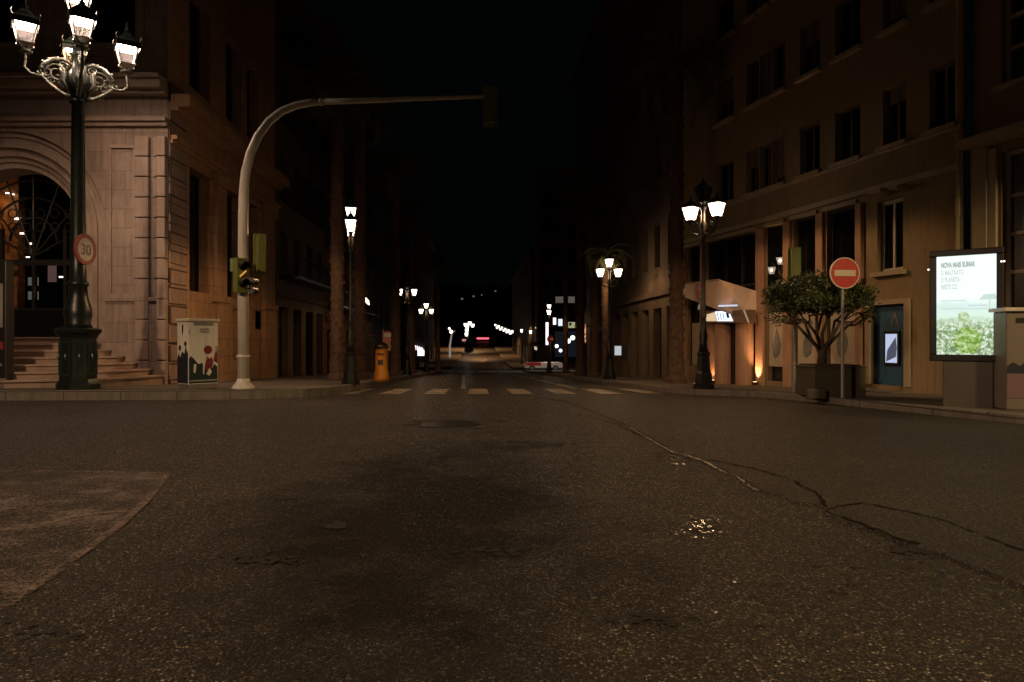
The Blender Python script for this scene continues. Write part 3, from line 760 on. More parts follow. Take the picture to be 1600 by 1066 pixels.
t=signbox('direction_sign','yellow green road sign with dark arrow beside the palm trunk',883,899,503,513,M['sign_green'],'road sign',70)
b=MB(); b.prism([(-.10,.25),(.10,.25),(.10,.40),(.22,.40),(0,.6),(-.22,.40),(-.10,.40)],-.05,-.03); b.build('arrow',M['black'],t)
b=MB(); b.tube([(.75,.1,gz(70)-at(883,513,70).z),(.75,.1,.7)],.05,8); b.build('post',M['galv'],t)
t=signbox('shop_window','wide dim shopfront glazing under the vertical white sign',866,905,516,560,emit('dim_shop',(.5,.55,.8),.014),'shop window')
for px,py,r,mt,lb in ((888,533,.30,M['far_cold'],'bright bluish white floodlight over the shopfront'),(895,528,.28,emit('greenish_lamp',(.85,1,.7),3),'greenish wall lamp beside the bluish floodlight'),(876,548,.2,M['far_cold'],'small white lamp low on the shopfront'),(870,541,.22,emit('greenish_globe',(1,1,.75),3),'pale globe light beside the pink disc')):
    c=at(px,py,83.2); t=empty('wall_lamp',(c.x,83.6,c.z),lb,'wall lamp'); b=MB(); b.sm=True; b.sphere((0,-.25,0),r,12); b.build('globe',mt,t)
    b=MB(); b.box(-.06,.06,-.2,.38,-.06,.06); b.build('bracket',M['frame_dark'],t)
# pink lit no entry disc
c=at(860,530,46); t=empty('no_entry_sign',(c.x,46,gz(46)+.1),'far small pinkish red no entry disc on a post before the red car','road sign')
h=c.z-gz(46)-.1; b=MB(); b.disc(0,h,.235,-.03,0); b.build('disc',M['red'],t); b=MB(); b.box(-.17,.17,-.04,-.031,h-.04,h+.04); b.build('bar',M['white'],t); b=MB(); b.tube([(0,.03,0),(0,.03,h+.25)],.04,8); b.build('post',M['galv'],t)
# striped shop awning glow (left) and yellow lit awning (right)
def awning(label,px0,px1,py0,py1,d,mat):
    a=at(px0,py1,d); c=at(px1,py0,d); t=empty('shop_awning',((a.x+c.x)/2,d,a.z),label,'awning'); w=(c.x-a.x)/2; h=c.z-a.z
    n=6
    b=MB()
    for i in range(n):
        x0=-w+2*w*i/n; b.prism([(x0,h*.55-h*.3*i/n),(x0+2*w/n*.7,h*.5-h*.3*i/n),(x0+2*w/n*.7,h*.75-h*.3*i/n),(x0,h*.85-h*.3*i/n)],-.5,-.45)
    b.build('canopy',mat,t)
    b=MB(); b.box(0,w,-.02,0,0,h*.4); b.build('lit_window',mat,t)
    b=MB(); b.box(-w,w,.01,.2,-.6,h+.3); b.build('backing',M['frame_dark'],t)
awning('bright white slatted awning of a shop behind the left palms',642,663,533,556,60,M['sign_white'])
awning('yellowish lit awning between the string lights and white sign',835,851,538,556,88,emit('yellow_awning',(1,.85,.55),.8))
signbox('shop_door','white lit shop doorway between two palm trunks',931,939,539,566,emit('door_light',(1,.82,.72),1.0),'shop door',45)
signbox('shop_window','cold white lit window frame beyond the three lantern lamp',960,971,540,556,emit('cold_frame',(.85,.92,1),.55),'shop window',30)
signbox('lit_wall_panel','orange glowing strip beside the dark palm trunk',912,915.5,505,537,emit('orange_panel',(1,.45,.22),.8),'wall light',40)
# red car in the side street
c=at(849,577,75); t=empty('parked_car',(c.x,75,gz(75)),'red and white small car standing across the side street','car')
b=MB(); prof=[(-2.05,.3),(-2.1,.65),(-1.95,.85),(-1.2,.95),(-.6,1.38),(.85,1.42),(1.5,.98),(2.0,.9),(2.1,.6),(2.05,.3)]
b.prism([p for p in prof if p[1]<=.99],-.8,.8); b.build('body',M['car_white'],t,bevel=.06)
b=MB(); b.prism([(-1.2,.96),(-.6,1.38),(.85,1.42),(1.45,.97)],-.68,.68); b.build('cabin',M['glass'],t,bevel=.05)
b=MB(); b.prism([(-2.05,.62),(-.3,.62),(-.3,.93),(-1.2,.945),(-1.95,.84)],-.83,-.805); b.build('front_wing',M['car_red'],t)
for sx in (-1.25,1.3):
    for sy in (-.8,.72):
        b=MB(); b.T=Matrix.Translation((sx,sy,.32)); b.disc(0,0,.32,-.02,.16,20); wo=b.build('wheel',M['tyre'],t); b=MB(); b.T=Matrix.Translation((sx,sy,.32)); b.disc(0,0,.19,-.035,-.021,16); b.build('rim',M['rim'],wo)
b=MB(); b.box(-2.12,-2.08,-.7,-.4,.6,.75); b.build('headlight',M['white'],t)
# string of white lights on the far right
b=MB(); t=empty('string_lights',(0,0,0),'sloping double row of white bulbs along the far facade','string lights')
for i in range(11):
    px=774+i*2.6; py=508+i*1.05+(i%2)*3.2; c=at(px,py,125-i*2); rr=.15+.05*random.random(); b.box(c.x-rr,c.x+rr,c.y,c.y+.1,c.z-rr,c.z+rr)
b.build('bulbs',M['far_lamp'],t)
b=MB(); p=[at(774+i*2.6,506+i*1.05,125-i*2)+Vector((0,.2,0)) for i in range(11)]; b.tube(p,.05,5); b.build('cable',M['black'],t)
# distant lamps
def far_lamp(px,py,d,label,mat=None,r=.2,name='street_lamp'):
    c=at(px,py,d); z=gz(d); t=empty(name,(c.x,d,z),label,'street lamp','distant single lamps' and 0.0)
    b=MB(); b.lathe([(.16,0),(.13,.5),(.07,.8),(.05,c.z-z-.3)],8); b.build('post',M['iron_black'],t)
    b=MB(); b.frustum(0,0,r*1.1,r*1.1,c.z-z-r*1.2,r*2,r*2,c.z-z+r); b.build('lantern',mat or M['far_lamp'],t)
    b=MB(); b.frustum(0,0,r*2.2,r*2.2,c.z-z+r,r*.4,r*.4,c.z-z+r*1.8); b.build('cap',M['iron_black'],t)
far_lamp(825,493,110,'single distant lamp standing highest over the parked cars',r=.26)
far_lamp(815,517,100,'first of four low distant lamps right of the string lights',r=.2)
far_lamp(829,519,96,'second low distant lamp from the string lights',r=.2)
far_lamp(839,514,92,'thin tall distant lamp beside the white vertical sign',r=.2)
far_lamp(838,526,105,'round distant lamp hanging lowest beside the white sign',r=.2)
# modern pale arm lamp and five branched lamp in the middle distance
c=at(703,545,120); t=empty('street_lamp',(c.x,120,gz(120)),'modern white lamp post with raised arms at the far bend','street lamp')
b=MB(); a=at(703,545,120); m_=at(706,521,120); e1=at(701,514,120); e2=at(711,517,120); o_=Vector((c.x,120,gz(120)))
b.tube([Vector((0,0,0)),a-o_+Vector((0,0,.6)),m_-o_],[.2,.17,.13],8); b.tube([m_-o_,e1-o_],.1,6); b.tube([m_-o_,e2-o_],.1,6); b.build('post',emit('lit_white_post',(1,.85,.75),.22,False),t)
b=MB(); b.sphere(at(702,513.5,120)-o_,.22,8); b.sphere(at(705,518.5,120)-o_,.33,8); b.build('lantern',M['far_lamp'],t)
c=at(733,556,150); t=empty('five_branch_lamp',(c.x,150,gz(150)),'far five branched lamp with dark base in the middle of the road','street lamp'); zz=c.z
b=MB(); o_=Vector((c.x,150,gz(150))); b.lathe([(1.0,0),(1.0,.5),(.75,.7),(.7,2.6),(.45,3.0),(.3,4.5),(.2,at(735,508,150).z-gz(150))],10); b.build('post',M['iron'],t)
b=MB()
for px,py in ((727.5,508),(730,511.5),(738.5,509),(729.5,517),(734,505.5),(729,523)): b.frustum(*(at(px,py,150)-o_).xy,.5,.5,(at(px,py,150)-o_).z-.35,.8,.8,(at(px,py,150)-o_).z+.35)
b.build('lantern',M['far_lamp'],t)
# long low building with a red strip closing the street
c=at(748,540,235); t=empty('bus_shelter',(c.x,235,gz(235)),'long dark shelter with glowing red strip closing the far end','shelter')
b=MB(); a=at(715,540,235); e=at(776,525,235); b.box(a.x-c.x,e.x-c.x,0,3,0,e.z-gz(235)); b.build('shelter_body',M['frame_dark'],t)
b=MB(); a=at(745,530.5,235); e=at(764,527.5,235); b.box(a.x-c.x,e.x-c.x,-.2,-.01,a.z-gz(235),e.z-gz(235)); b.build('red_strip',emit('lit_red_sign',(1,.16,.2),1.2),t)
b=MB(); a=at(722,538,235); e=at(732,530,235); b.box(a.x-c.x,e.x-c.x,-.2,-.01,a.z-gz(235),e.z-gz(235)); b.build('lit_window',emit('pink_lit_window',(1,.45,.35),.5),t)
def far_light(px,py,d,e,c=(1,.50,.20)):
    l=bpy.data.lights.new('distant_lamp_light','SPOT'); l.energy=e; l.color=c; l.shadow_soft_size=.3; l.spot_size=math.radians(146); l.spot_blend=.3
    o=bpy.data.objects.new('distant_lamp_light',l); COL.objects.link(o); o.location=at(px,py,d)
far_light(735,500,158,5200); far_light(750,505,126,3200); far_light(815,505,99,500); far_light(866,495,69,900,(1,.78,.62))  # last spot is added to light the car; no lamp stands there
# hill behind with a few house lights
mb=MB(); hx=[-300+i*30 for i in range(21)]; hy=[262+i*25 for i in range(10)]
hz=lambda x,y: max(0,(y-262))*.20+8*math.sin(x*.021+y*.01)*min(1,max(0,(y-262)/100))+2.0
g=[[mb.V((x,y,hz(x,y))) for x in hx] for y in hy]
mb.sm=True
for i in range(len(hy)-1):
    for j in range(len(hx)-1): mb.F([g[i][j],g[i][j+1],g[i+1][j+1],g[i+1][j]])
structure(mb.build('far_hill',surf('dark_hillside',(.02,.026,.014),(.03,.034,.02),.95,.05,.3)))
proto=None
for px,py in ((722,467),(740,463),(752,461),(774,455),(805,446)):
    lo,hi=263,480
    for _ in range(40):
        m=(lo+hi)/2; v=at(px,py+3,m)
        if v.z>hz(v.x,m): lo=m
        else: hi=m
    v=at(px,py,lo)
    if proto is None:
        t=empty('hillside_house',(0,0,0),'tiny dark house showing one lit window on the far hill','house',0,'houses with a lit window on the far hill')
        b=MB(); b.box(-4,4,0,7,-6,2.5); b.build('wall',M['far_wall'],t)
        b=MB(); b.prism([(-4.4,2.5),(4.4,2.5),(0,5)],-.4,7.4); b.build('roof',M['dark_red_render'],t)
        b=MB(); b.box(-.6,.6,-.12,-.01,-.4,.35); b.build('window',M['house_light'],t); proto=t; o=t
    else: o=copy_tree(proto)
    o.location=v

# ---------------------------------------------------------------- three-lantern street lamps
def lantern(parent,pos,s,glow,name='lantern',lit=True,power=42,spill=.12):
    """four-sided tapered lantern on a collar: glass, frame, cap with finial"""
    x,y,z=pos
    b=MB(); b.lathe([(.02*s,z-.16*s),(.05*s,z-.13*s),(.035*s,z-.10*s),(.075*s,z-.05*s),(.10*s,z-.02*s),(.10*s,z)],10,x,y)
    b.frustum(x,y,.40*s,.40*s,z+.375*s,.44*s,.44*s,z+.40*s); b.frustum(x,y,.40*s,.40*s,z+.40*s,.20*s,.20*s,z+.53*s); b.lathe([(.07*s,z+.53*s),(.10*s,z+.57*s),(.05*s,z+.62*s),(.02*s,z+.66*s),(.035*s,z+.69*s),(.005*s,z+.75*s)],8,x,y)
    for sx,sy in ((-1,-1),(1,-1),(1,1),(-1,1)):
        b.tube([(x+sx*.102*s,y+sy*.102*s,z),(x+sx*.19*s,y+sy*.19*s,z+.38*s)],.013*s,5)
    o=b.build(name,M['iron'],parent)
    g=MB(); g.frustum(x,y,.19*s,.19*s,z+.002,.37*s,.37*s,z+.374*s); g.build('glass',glow if lit else M['glass'],o)
    if lit and power:
        for kind,e in (('SPOT',power*1.5),('POINT',power*spill)):
            l=bpy.data.lights.new('bulb',kind); l.energy=e; l.color=(1,.56,.25); l.shadow_soft_size=.06
            if kind=='SPOT': l.spot_size=math.radians(172); l.spot_blend=.2
            q=bpy.data.objects.new('bulb',l); COL.objects.link(q); q.parent=o; q.location=(x,y,z+.22*s)
    return o
def street_lamp(loc,label,ang,glow,top_lit=True,H=3.85,s=.72,spill=.12,power=42):
    t=empty('street_lamp',loc,label,'street lamp',ang,'iron lamps with three lanterns along the street')
    b=MB(); b.lathe([(.235,0),(.235,.10),(.20,.13),(.18,.34),(.155,.40),(.13,.72),(.155,.76),(.12,.82)],8,a0=PI/8); b.build('pedestal',M['iron_black'],t)
    b=MB(); b.sm=True; b.lathe([(.105,.82),(.08,1.0),(.095,1.15),(.07,1.3),(.06,1.55),(.075,1.6),(.048,1.66),(.04,H-.55),(.065,H-.5),(.042,H-.42),(.09,H-.3),(.05,H-.15),(.045,H+.05),(.08,H+.12),(.04,H+.2)],14); b.build('shaft',M['iron_black'],t)
    for sg in (-1,1):
        b=MB(); b.tube([(0,0,H-.42),(sg*.12,0,H-.47),(sg*.24,0,H-.42),(sg*.31,0,H-.30),(sg*.33,0,H-.2)],[.03,.028,.025,.022,.02],7)
        pts=[(sg*(.16+.09*math.cos(a*.5)*(1-a/22)),0,H-.27+.09*math.sin(a*.5)*(1-a/22)) for a in range(0,20)]
        b.tube(pts,.013,5); b.sphere((sg*.33,0,H-.19),.04,8); b.build('arm',M['iron'],t)
        lantern(t,(sg*.33,0,H-.10),s,glow,spill=spill,power=power)
    lantern(t,(0,0,H+.26),s,glow,lit=top_lit,spill=spill,power=power)
    return t
LR=[(15.0,1099,'tall dark lamp with unlit top lantern before the bank portal',-.85,False,M['glow']),(25.0,952,'lamp with all three lanterns lit beside the drooping palm',.05,True,M['glow']),(44.0,858,'small lamp with three lanterns above the pink disc',PI/2-.1,True,M['glow'])]
LL=[(17.0,548,'nearest lamp of the left row with stacked lanterns over the yellow post box',1.80,True,M['glow']),(32.0,636,'second lamp of the left row with two bright lanterns',.2,False,M['glow']),(43.5,666,'third and smallest lamp of the left row near the white awning',.3,True,M['glow'])]
for d,px,lb,ang,top,gl in LR: street_lamp(((px-CX)/F*d,d,gz(d)+HR),lb,ang,gl,top,spill=.5 if d==25.0 else .06,power=95 if d==15.0 else 42)
for d,px,lb,ang,top,gl in LL: street_lamp(((px-CX)/F*d,d,gz(d)+HL-.02),lb,ang,gl,top,power=105 if d==17.0 else 42)

# ---------------------------------------------------------------- five-branch lamp at the left
dl=13.6; lx=(122-CX)/F*dl; lz=gz(dl)+HL
t5=empty('five_branch_lamp',(lx,dl,lz),'large ornate iron lamp with five lanterns on panelled pedestal at the corner','street lamp',math.atan2(-.6,-.8))
z5=lambda py: Z(py,dl)-lz
b=MB(); zb=z5(515)
b.lathe([(.40,0),(.40,.10),(.37,.14),(.34,.20),(.33,zb-.18),(.36,zb-.12),(.42,zb-.06),(.43,zb),(.36,zb+.03)],8,a0=PI/8)
ped=b.build('pedestal',M['iron'],t5)
b=MB()
for k in range(8):
    a=2*PI*k/8; b.T=Matrix.Rotation(a,4,'Z')@Matrix.Translation((.317,0,0))
    for (y0,y1,z0,z1) in ((-.095,-.08,.28,zb-.24),(.08,.095,.28,zb-.24),(-.08,.08,.28,.30),(-.08,.08,zb-.26,zb-.24)): b.box(-.004,.008,y0,y1,z0,z1)
    b.sphere((.0,0,(zb+.1)/2),.03,8,2.5)
b.T=None; b.build('panel_moulding',surf('verdigris_iron',(.03,.075,.06),(.02,.05,.042),.35,20,.2,.2),ped)
b=MB(); b.sm=True; zt=z5(165)
b.lathe([(.26,zb+.03),(.22,zb+.12),(.25,zb+.28),(.24,zb+.42),(.18,zb+.62),(.16,zb+.85),(.19,zb+.88),(.19,zb+.93),(.15,zb+.97),(.138,zb+1.4),(.115,zt),(.16,zt+.03),(.16,zt+.08),(.11,zt+.12),(.15,zt+.25),(.22,zt+.42),(.20,zt+.6),(.12,zt+.72),(.09,zt+.95),(.15,zt+1.0),(.10,zt+1.06),(.05,zt+1.4),(.12,zt+1.55),(.14,zt+1.6),(.05,zt+1.66)],18)
b.build('shaft',M['iron'],t5)
R5=.86; zl=Z(92,dl)-lz-.02
def spiral(b,c,r0,turns,ux,th=.016,n=30,dirn=1):
    pts=[]
    for i in range(n):
        q=i/(n-1); a=q*turns*2*PI*dirn; r=r0*(1-q*.82); pts.append((c[0]+ux[0]*r*math.cos(a),c[1]+ux[1]*r*math.cos(a),c[2]+r*math.sin(a)))
    b.tube(pts,[th*(1.15-.5*i/n) for i in range(n)],6)
metal5=surf('weathered_green_iron',(.20,.21,.165),(.06,.07,.052),.34,26,.7,.35,False,.6)
for k in range(4):
    a=k*PI/2; ux=(math.cos(a),math.sin(a)); P=lambda r,z:(ux[0]*r,ux[1]*r,z)
    b=MB(); b.sm=True
    b.tube([P(.12,zt+.12),P(.25,zt+.17),P(.42,zt+.28),P(.56,zt+.40),P(.60,zt+.50)],[.042,.04,.038,.034,.03],7)
    b.tube([P(.10,zt+.78),P(.25,zt+.86),P(.42,zt+.82),P(.56,zt+.70),P(.64,zt+.58)],[.03,.038,.04,.038,.03],7)
    b.tube([P(.52,zt+.50),P(.64,zt+.45),P(.78,zt+.46),P(.88,zt+.56),P(R5,zt+.70),P(R5,zl-.02)],[.03,.032,.032,.03,.028,.028],7)
    spiral(b,P(.35,zt+.56),.19,1.8,ux,.022); spiral(b,P(.52,zt+.56),.10,1.4,ux,.017,22,-1); spiral(b,P(.22,zt+.40),.11,1.5,ux,.017,22,-1); spiral(b,P(.24,zt+.72),.09,1.4,ux,.015,22); spiral(b,P(.44,zt+.40),.07,1.3,ux,.014,20)
    for i in range(9):
        q=i/8; b.sphere(P(.14+.46*q,zt+.13+.3*q*q+.03),.032+.016*(i%2),7)
    for (r,z,s_) in ((.60,zt+.62,.04),(.66,zt+.5,.035),(.58,zt+.74,.03),(.48,zt+.81,.03),(.33,zt+.87,.028),(R5,zl-.12,.035)): b.sphere(P(r,z),s_,8)
    n=18; b.lathe([(.02,zl-.10),(.10,zl-.07),(.13,zl-.045),(.06,zl-.03),(.03,zl)],14,*P(R5,0)[:2])
    # leaf scrolls beside the shaft
    for sg in (-1,1):
        o_=(-ux[1]*sg*.05,ux[0]*sg*.05); b.tube([(ux[0]*.17+o_[0],ux[1]*.17+o_[1],zt+.25),(ux[0]*.27+o_[0]*2,ux[1]*.27+o_[1]*2,zt+.42),(ux[0]*.24+o_[0]*2,ux[1]*.24+o_[1]*2,zt+.62),(ux[0]*.30+o_[0]*2,ux[1]*.30+o_[1]*2,zt+.72)],[.03,.04,.028,.01],6)
    b.build('arm',metal5,t5)
def clear_lantern(parent,pos,s,led,name='lantern'):
    x,y,z=pos
    fr=MB()
    for sx,sy in ((-1,-1),(1,-1),(1,1),(-1,1)):
        fr.tube([(x+sx*.11*s,y+sy*.11*s,z+.12*s),(x+sx*.185*s,y+sy*.185*s,z+.50*s)],.014*s,5)
        fr.tube([(x,y,z+.02*s),(x+sx*.05*s,y+sy*.05*s,z+.03*s),(x+sx*.09*s,y+sy*.09*s,z+.07*s),(x+sx*.125*s,y+sy*.125*s,z+.12*s)],.014*s,5)
        fr.sphere((x+sx*.13*s,y+sy*.13*s,z+.11*s),.022*s,6)
        fr.tube([(x+sx*.19*s,y+sy*.19*s,z+.52*s),(x+sx*.225*s,y+sy*.225*s,z+.60*s),(x+sx*.20*s,y+sy*.20*s,z+.66*s)],[.016*s,.012*s,.004*s],5)
    fr.frustum(x,y,.25*s,.25*s,z+.105*s,.25*s,.25*s,z+.125*s)
    o=fr.build(name,surf('lit_bronze',(.35,.32,.27),(.25,.23,.2),.35,20,.2,.4),parent)
    c=MB(); c.frustum(x,y,.40*s,.40*s,z+.50*s,.46*s,.46*s,z+.53*s); c.frustum(x,y,.42*s,.42*s,z+.53*s,.24*s,.24*s,z+.63*s); c.frustum(x,y,.26*s,.26*s,z+.63*s,.10*s,.10*s,z+.74*s); c.lathe([(.03*s,z+.74*s),(.06*s,z+.79*s),(.02*s,z+.84*s),(.03*s,z+.88*s),(.004*s,z+.98*s)],8,x,y); c.build('cap',M['iron'],o)
    l=MB(); l.frustum(x,y,.32*s,.32*s,z+.478*s,.33*s,.33*s,z+.498*s); l.build('light_unit',led,o)
    k=MB()
    for (xa,xb,ya,yb) in ((-.215,.215,-.215,-.205),(-.215,.215,.205,.215),(-.215,-.205,-.205,.205),(.205,.215,-.205,.205)): k.box(x+xa*s,x+xb*s,y+ya*s,y+yb*s,z+.42*s,z+.505*s)
    k.build('skirt',M['iron'],o)
    g=MB()
    a=[(x+sx*.105*s,y+sy*.105*s,z+.13*s) for sx,sy in ((-1,-1),(1,-1),(1,1),(-1,1))]; bb=[(x+sx*.178*s,y+sy*.178*s,z+.45*s) for sx,sy in ((-1,-1),(1,-1),(1,1),(-1,1))]
    for i in range(4): j=(i+1)%4; g.poly([a[i],a[j],bb[j],bb[i]])
    g.build('glass',M['clear'],o)
S5=1.03
for k in range(4):
    a=k*PI/2; clear_lantern(t5,(R5*math.cos(a),R5*math.sin(a),zl-.01),S5,M['led_warm'] if k==3 else M['led'])
clear_lantern(t5,(0,0,zt+1.66),S5,M['led'])
b=MB()
for k in range(4):
    a=k*PI/2+.4; ux=(math.cos(a),math.sin(a)); b.tube([(0,0,zt+1.5),(ux[0]*.12,ux[1]*.12,zt+1.5),(ux[0]*.2,ux[1]*.2,zt+1.58),(ux[0]*.17,ux[1]*.17,zt+1.68)],[.02,.02,.016,.008],6)
b.build('top_bracket',metal5,t5)
# speed sign clamped to its shaft
c=at(133,390,13.45)
t=empty('speed_sign',(c.x,13.45,c.z),'round red rimmed sign reading 30 clamped to the big lamp post','road sign',math.radians(86))
b=MB(); b.disc(0,0,.275,-.012,.012,40); b.build('disc',M['white'],t)
b=MB(); b.ring(0,0,.225,.305,-.02,.016,44); b.build('rim',M['darkred'],t)
text_mesh('digits','30',.30,M['black'],t,(.002,-.016,-.105),(PI/2,0,0),.002,'CENTER')
b=MB(); b.box(-.22,.02,.016,.05,-.02,.02); b.build('clamp',M['galv'],t)

# ---------------------------------------------------------------- arched signal mast
dm=13.65; mx=(380-CX)/F*dm; mz=gz(dm)+HL
tm=empty('signal_mast',(mx,dm,mz),'pale curved steel mast arching over the carriageway','traffic signal')
mp=lambda px,py: at(px,py,dm)-Vector((mx,dm,mz))
b=MB(); b.sm=True
b.lathe([(.23,0),(.22,.03),(.13,.14),(.12,.2)],18); b.lathe([(.115,.2),(.112,.62),(.135,.63),(.135,.66),(.108,.67)],18)
path=[(380,566),(380,462),(380,400),(380,340),(381,300),(384,268),(391,240),(403,213),(420,190),(440,174),(462,165),(484,160.5),(502,159)]
b.tube([mp(*p) for p in path],[.106-.0034*i for i in range(len(path))],16)
b.build('post',M['mast'],tm)
b=MB(); b.sm=True; arm=[(498,159.3),(560,157.5),(620,155.5),(690,153),(760,150.8)]
b.tube([mp(*p) for p in arm],[.062,.056,.05,.044,.038],12); b.tube([mp(500,159.2),mp(505,159)],.075,12); b.build('arm',M['mast'],tm)
def signal_head(name,parent,c,w,h,rz,n=3,label=None,plate=True):
    t=bpy.data.objects.new(name,None)
    b=MB(); R=Matrix.Translation(c)@Matrix.Rotation(rz,4,'Z'); b.T=R
    b.box(-w*.38,w*.38,-.08,.08,-h*.46,h*.46)
    if plate: b.box(-w*.62,w*.62,-.10,-.082,-h*.52,h*.52)
    o=b.build(name,M['signal'],parent,bevel=.01)
    for i in range(n):
        v=MB(); v.T=R; g=MB(); g.T=R
        z=h*.46*(1-(2*i+1)/n); r=min(w*.3,h/n*.40)
        v.ring(0,z,r,r+.012,-.24,-.101,18,-.3,PI+.3); g.disc(0,z,r*.92,-.108,-.1025,18)
        v.build('visor',M['black'],o); g.build('lens',M['lens'],o)
    return o
c=mp(765,164); signal_head('signal_head',tm,c,.24,.80,math.radians(172))
b=MB(); b.tube([mp(756,151),c+Vector((0,0,.15))],.03,8); b.build('bracket',M['mast'],tm)
signal_head('signal_head',tm,mp(403,395)+Vector((0,.16,0)),.2,.80,math.radians(216))
c=mp(381,432)+Vector((0,-.19,0))
o=signal_head('pedestrian_signal',tm,c,.28,.74,math.radians(52),2,plate=False)
b=MB(); b.T=Matrix.Translation(c)@Matrix.Rotation(math.radians(52),4,'Z'); b.tube([(-.07,-.12,-.03),(.06,-.12,.09)],.014,6); b.build('lit_lens',M['amber'],o)  # amber glint drawn as a glowing bar; no lens is lit
b=MB(); b.T=Matrix.Translation(mp(368,415)+Vector((0,-.1,0))); b.box(-.06,.06,-.02,.02,-.13,.13); b.build('side_plate',M['signal'],tm)
b=MB(); b.T=Matrix.Translation(mp(392,448)+Vector((.06,0,0))); b.disc(0,.1,.07,-.16,.1,16); b.build('side_visor',M['black'],tm)
b=MB(); b.T=Matrix.Translation(mp(392,448)+Vector((.06,0,0))); b.disc(0,-.08,.07,-.16,.1,16); b.build('side_visor',M['black'],tm)

# ---------------------------------------------------------------- painted utility cabinet
dc=13.75; c=at(309,600,dc); tcb=empty('utility_cabinet',(c.x,dc,gz(dc)+HL),'cream street cabinet with printed red dot and dark silhouettes near the mast','cabinet',math.radians(50))
w2,d2,h=.30,.24,1.40
b=MB(); b.box(-w2*.95,w2*.95,-d2*.95,d2*.95,0,.10); b.build('plinth',M['kerb'],tcb)
b=MB(); b.box(-w2,w2,-d2,d2,.10,h-.06); b.build('body',M['cream'],tcb,bevel=.012)
b=MB(); b.box(-w2-.035,w2+.035,-d2-.035,d2+.035,h-.06,h); b.build('lid',plain('pale_lid',(.62,.56,.45),.5),tcb,bevel=.012)
def sil(seed,n,base,amp,x0,x1):
    r=random.Random(seed); top=[]
    for i in range(n+1):
        x=x0+(x1-x0)*i/n; z=base+amp*r.uniform(-1,1); top.append((x,z)); top.append((x+(x1-x0)/n*.6,z+amp*r.uniform(-.3,.3)))
    top=[(min(x,x1),z) for x,z in top]; return top
def front(mat,poly,off,name): b=MB(); b.prism(poly,-d2-off,-d2-.0015); return b.build(name,mat,tcb)
front(M['bottle'],[(-w2+.01,.12)]+[(w2-.01,.12)]+[(.28,.44),(.22,.50),(.18,.42),(.13,.40),(.08,.47),(.03,.40),(-.02,.52),(-.10,.50),(-.14,.54),(-.2,.62),(-.26,.66),(-.29,.6)],.003,'dark_print')
front(M['maroon'],[(.02,.42),(.08,.36),(.16,.40),(.2,.52),(.17,.64),(.12,.60),(.08,.66),(.05,.56)],.005,'red_print')
front(M['maroon'],[(.2,.56),(.29,.5),(.29,.78),(.24,.74)],.004,'red_print')
front(M['white'],[(.06,.30),(.12,.26),(.17,.34),(.12,.42)],.006,'white_print'); front(M['white'],[(-.2,.34),(-.16,.32),(-.14,.5),(-.19,.5)],.006,'white_print'); front(M['white'],[(-.01,.3),(.015,.3),(.02,.5),(-.01,.5)],.006,'white_print')
b=MB(); b.disc(.09,.78,.085,-d2-.005,-d2-.0015,28); b.build('red_dot',M['maroon'],tcb)
b=MB(); b.box(-w2+.008,w2-.01,-d2-.008,-d2-.001,.16,.185); b.build('vent',M['galv'],tcb)
b=MB(); b.box(w2-.055,w2-.03,-d2-.018,-d2-.0015,.72,.86); b.build('handle',M['galv'],tcb)
b=MB()
for k in range(5): b.box(-.2,.2,-d2-.005,-d2-.0015,1.265+k*.012,1.27+k*.012)
b.build('vent_slots',M['black'],tcb)
for zz_ in (.25,1.1):
    b=MB(); b.tube([(-w2+.012,-d2-.006,zz_),(-w2+.012,-d2-.006,zz_+.07)],.008,6); b.build('hinge',M['galv'],tcb)
text_mesh('small_lettering','SERVIZO\nPUBLICO',.05,M['black'],tcb,(.02,-d2-.004,1.17),(PI/2,0,0),.001,'CENTER')
b=MB(); poly=[(-d2+.01,.12),(d2-.01,.12),(d2-.01,.60),(.16,.72),(.1,.62),(.02,.75),(-.08,.7),(-.14,.86),(-.2,.7),(-d2+.01,.78)]
b.T=Matrix.Translation((0,0,0))@Matrix.Rotation(-PI/2,4,'Z')
b.prism([(-y,z) for y,z in poly],-w2-.004,-w2-.0015); b.build('side_print',M['navy'],tcb)
b=MB(); b.T=Matrix.Rotation(-PI/2,4,'Z'); b.disc(-.12,.82,.055,-w2-.004,-w2-.0015,20); b.disc(.12,.9,.05,-w2-.0042,-w2-.0015,20); b.build('navy_dot',M['navy'],tcb)
b=MB(); b.T=Matrix.Rotation(-PI/2,4,'Z'); b.prism([(-.03,1.28),(.03,1.28),(.03,1.16),(0,1.06),(-.03,1.16)],-w2-.004,-w2-.0015); b.build('emblem',M['black'],tcb)

# advertising panel cut by the left edge
dp=14.2; t=empty('advertising_panel',(X(-20,dp),dp,gz(dp)+HL),'narrow dark framed poster stand with bottle picture beside the stone steps','advertising panel')
pz=lambda py: Z(py,dp)-gz(dp)-HL; pw=X(16,dp)-X(-20,dp)
b=MB(); b.box(-pw*2.2,pw,-.12,.12,.12,pz(408)); b.build('frame',M['frame_dark'],t,bevel=.02)
b=MB(); b.box(-pw*2,pw*1.0,-.2,.2,0,.2); b.build('base',M['kerb'],t,bevel=.01)
b=MB(); b.box(-pw*2,pw-.06,-.135,-.121,pz(512),pz(444)); o=b.build('poster',surf('dim_poster',(.28,.27,.22),(.20,.19,.15),.5,5,0),t)
b=MB(); b.lathe([(.05,pz(505)),(.05,pz(490)),(.02,pz(478)),(.018,pz(462))],10,pw-.28,-.15); b.build('bottle_print',M['poster_brown'],o)
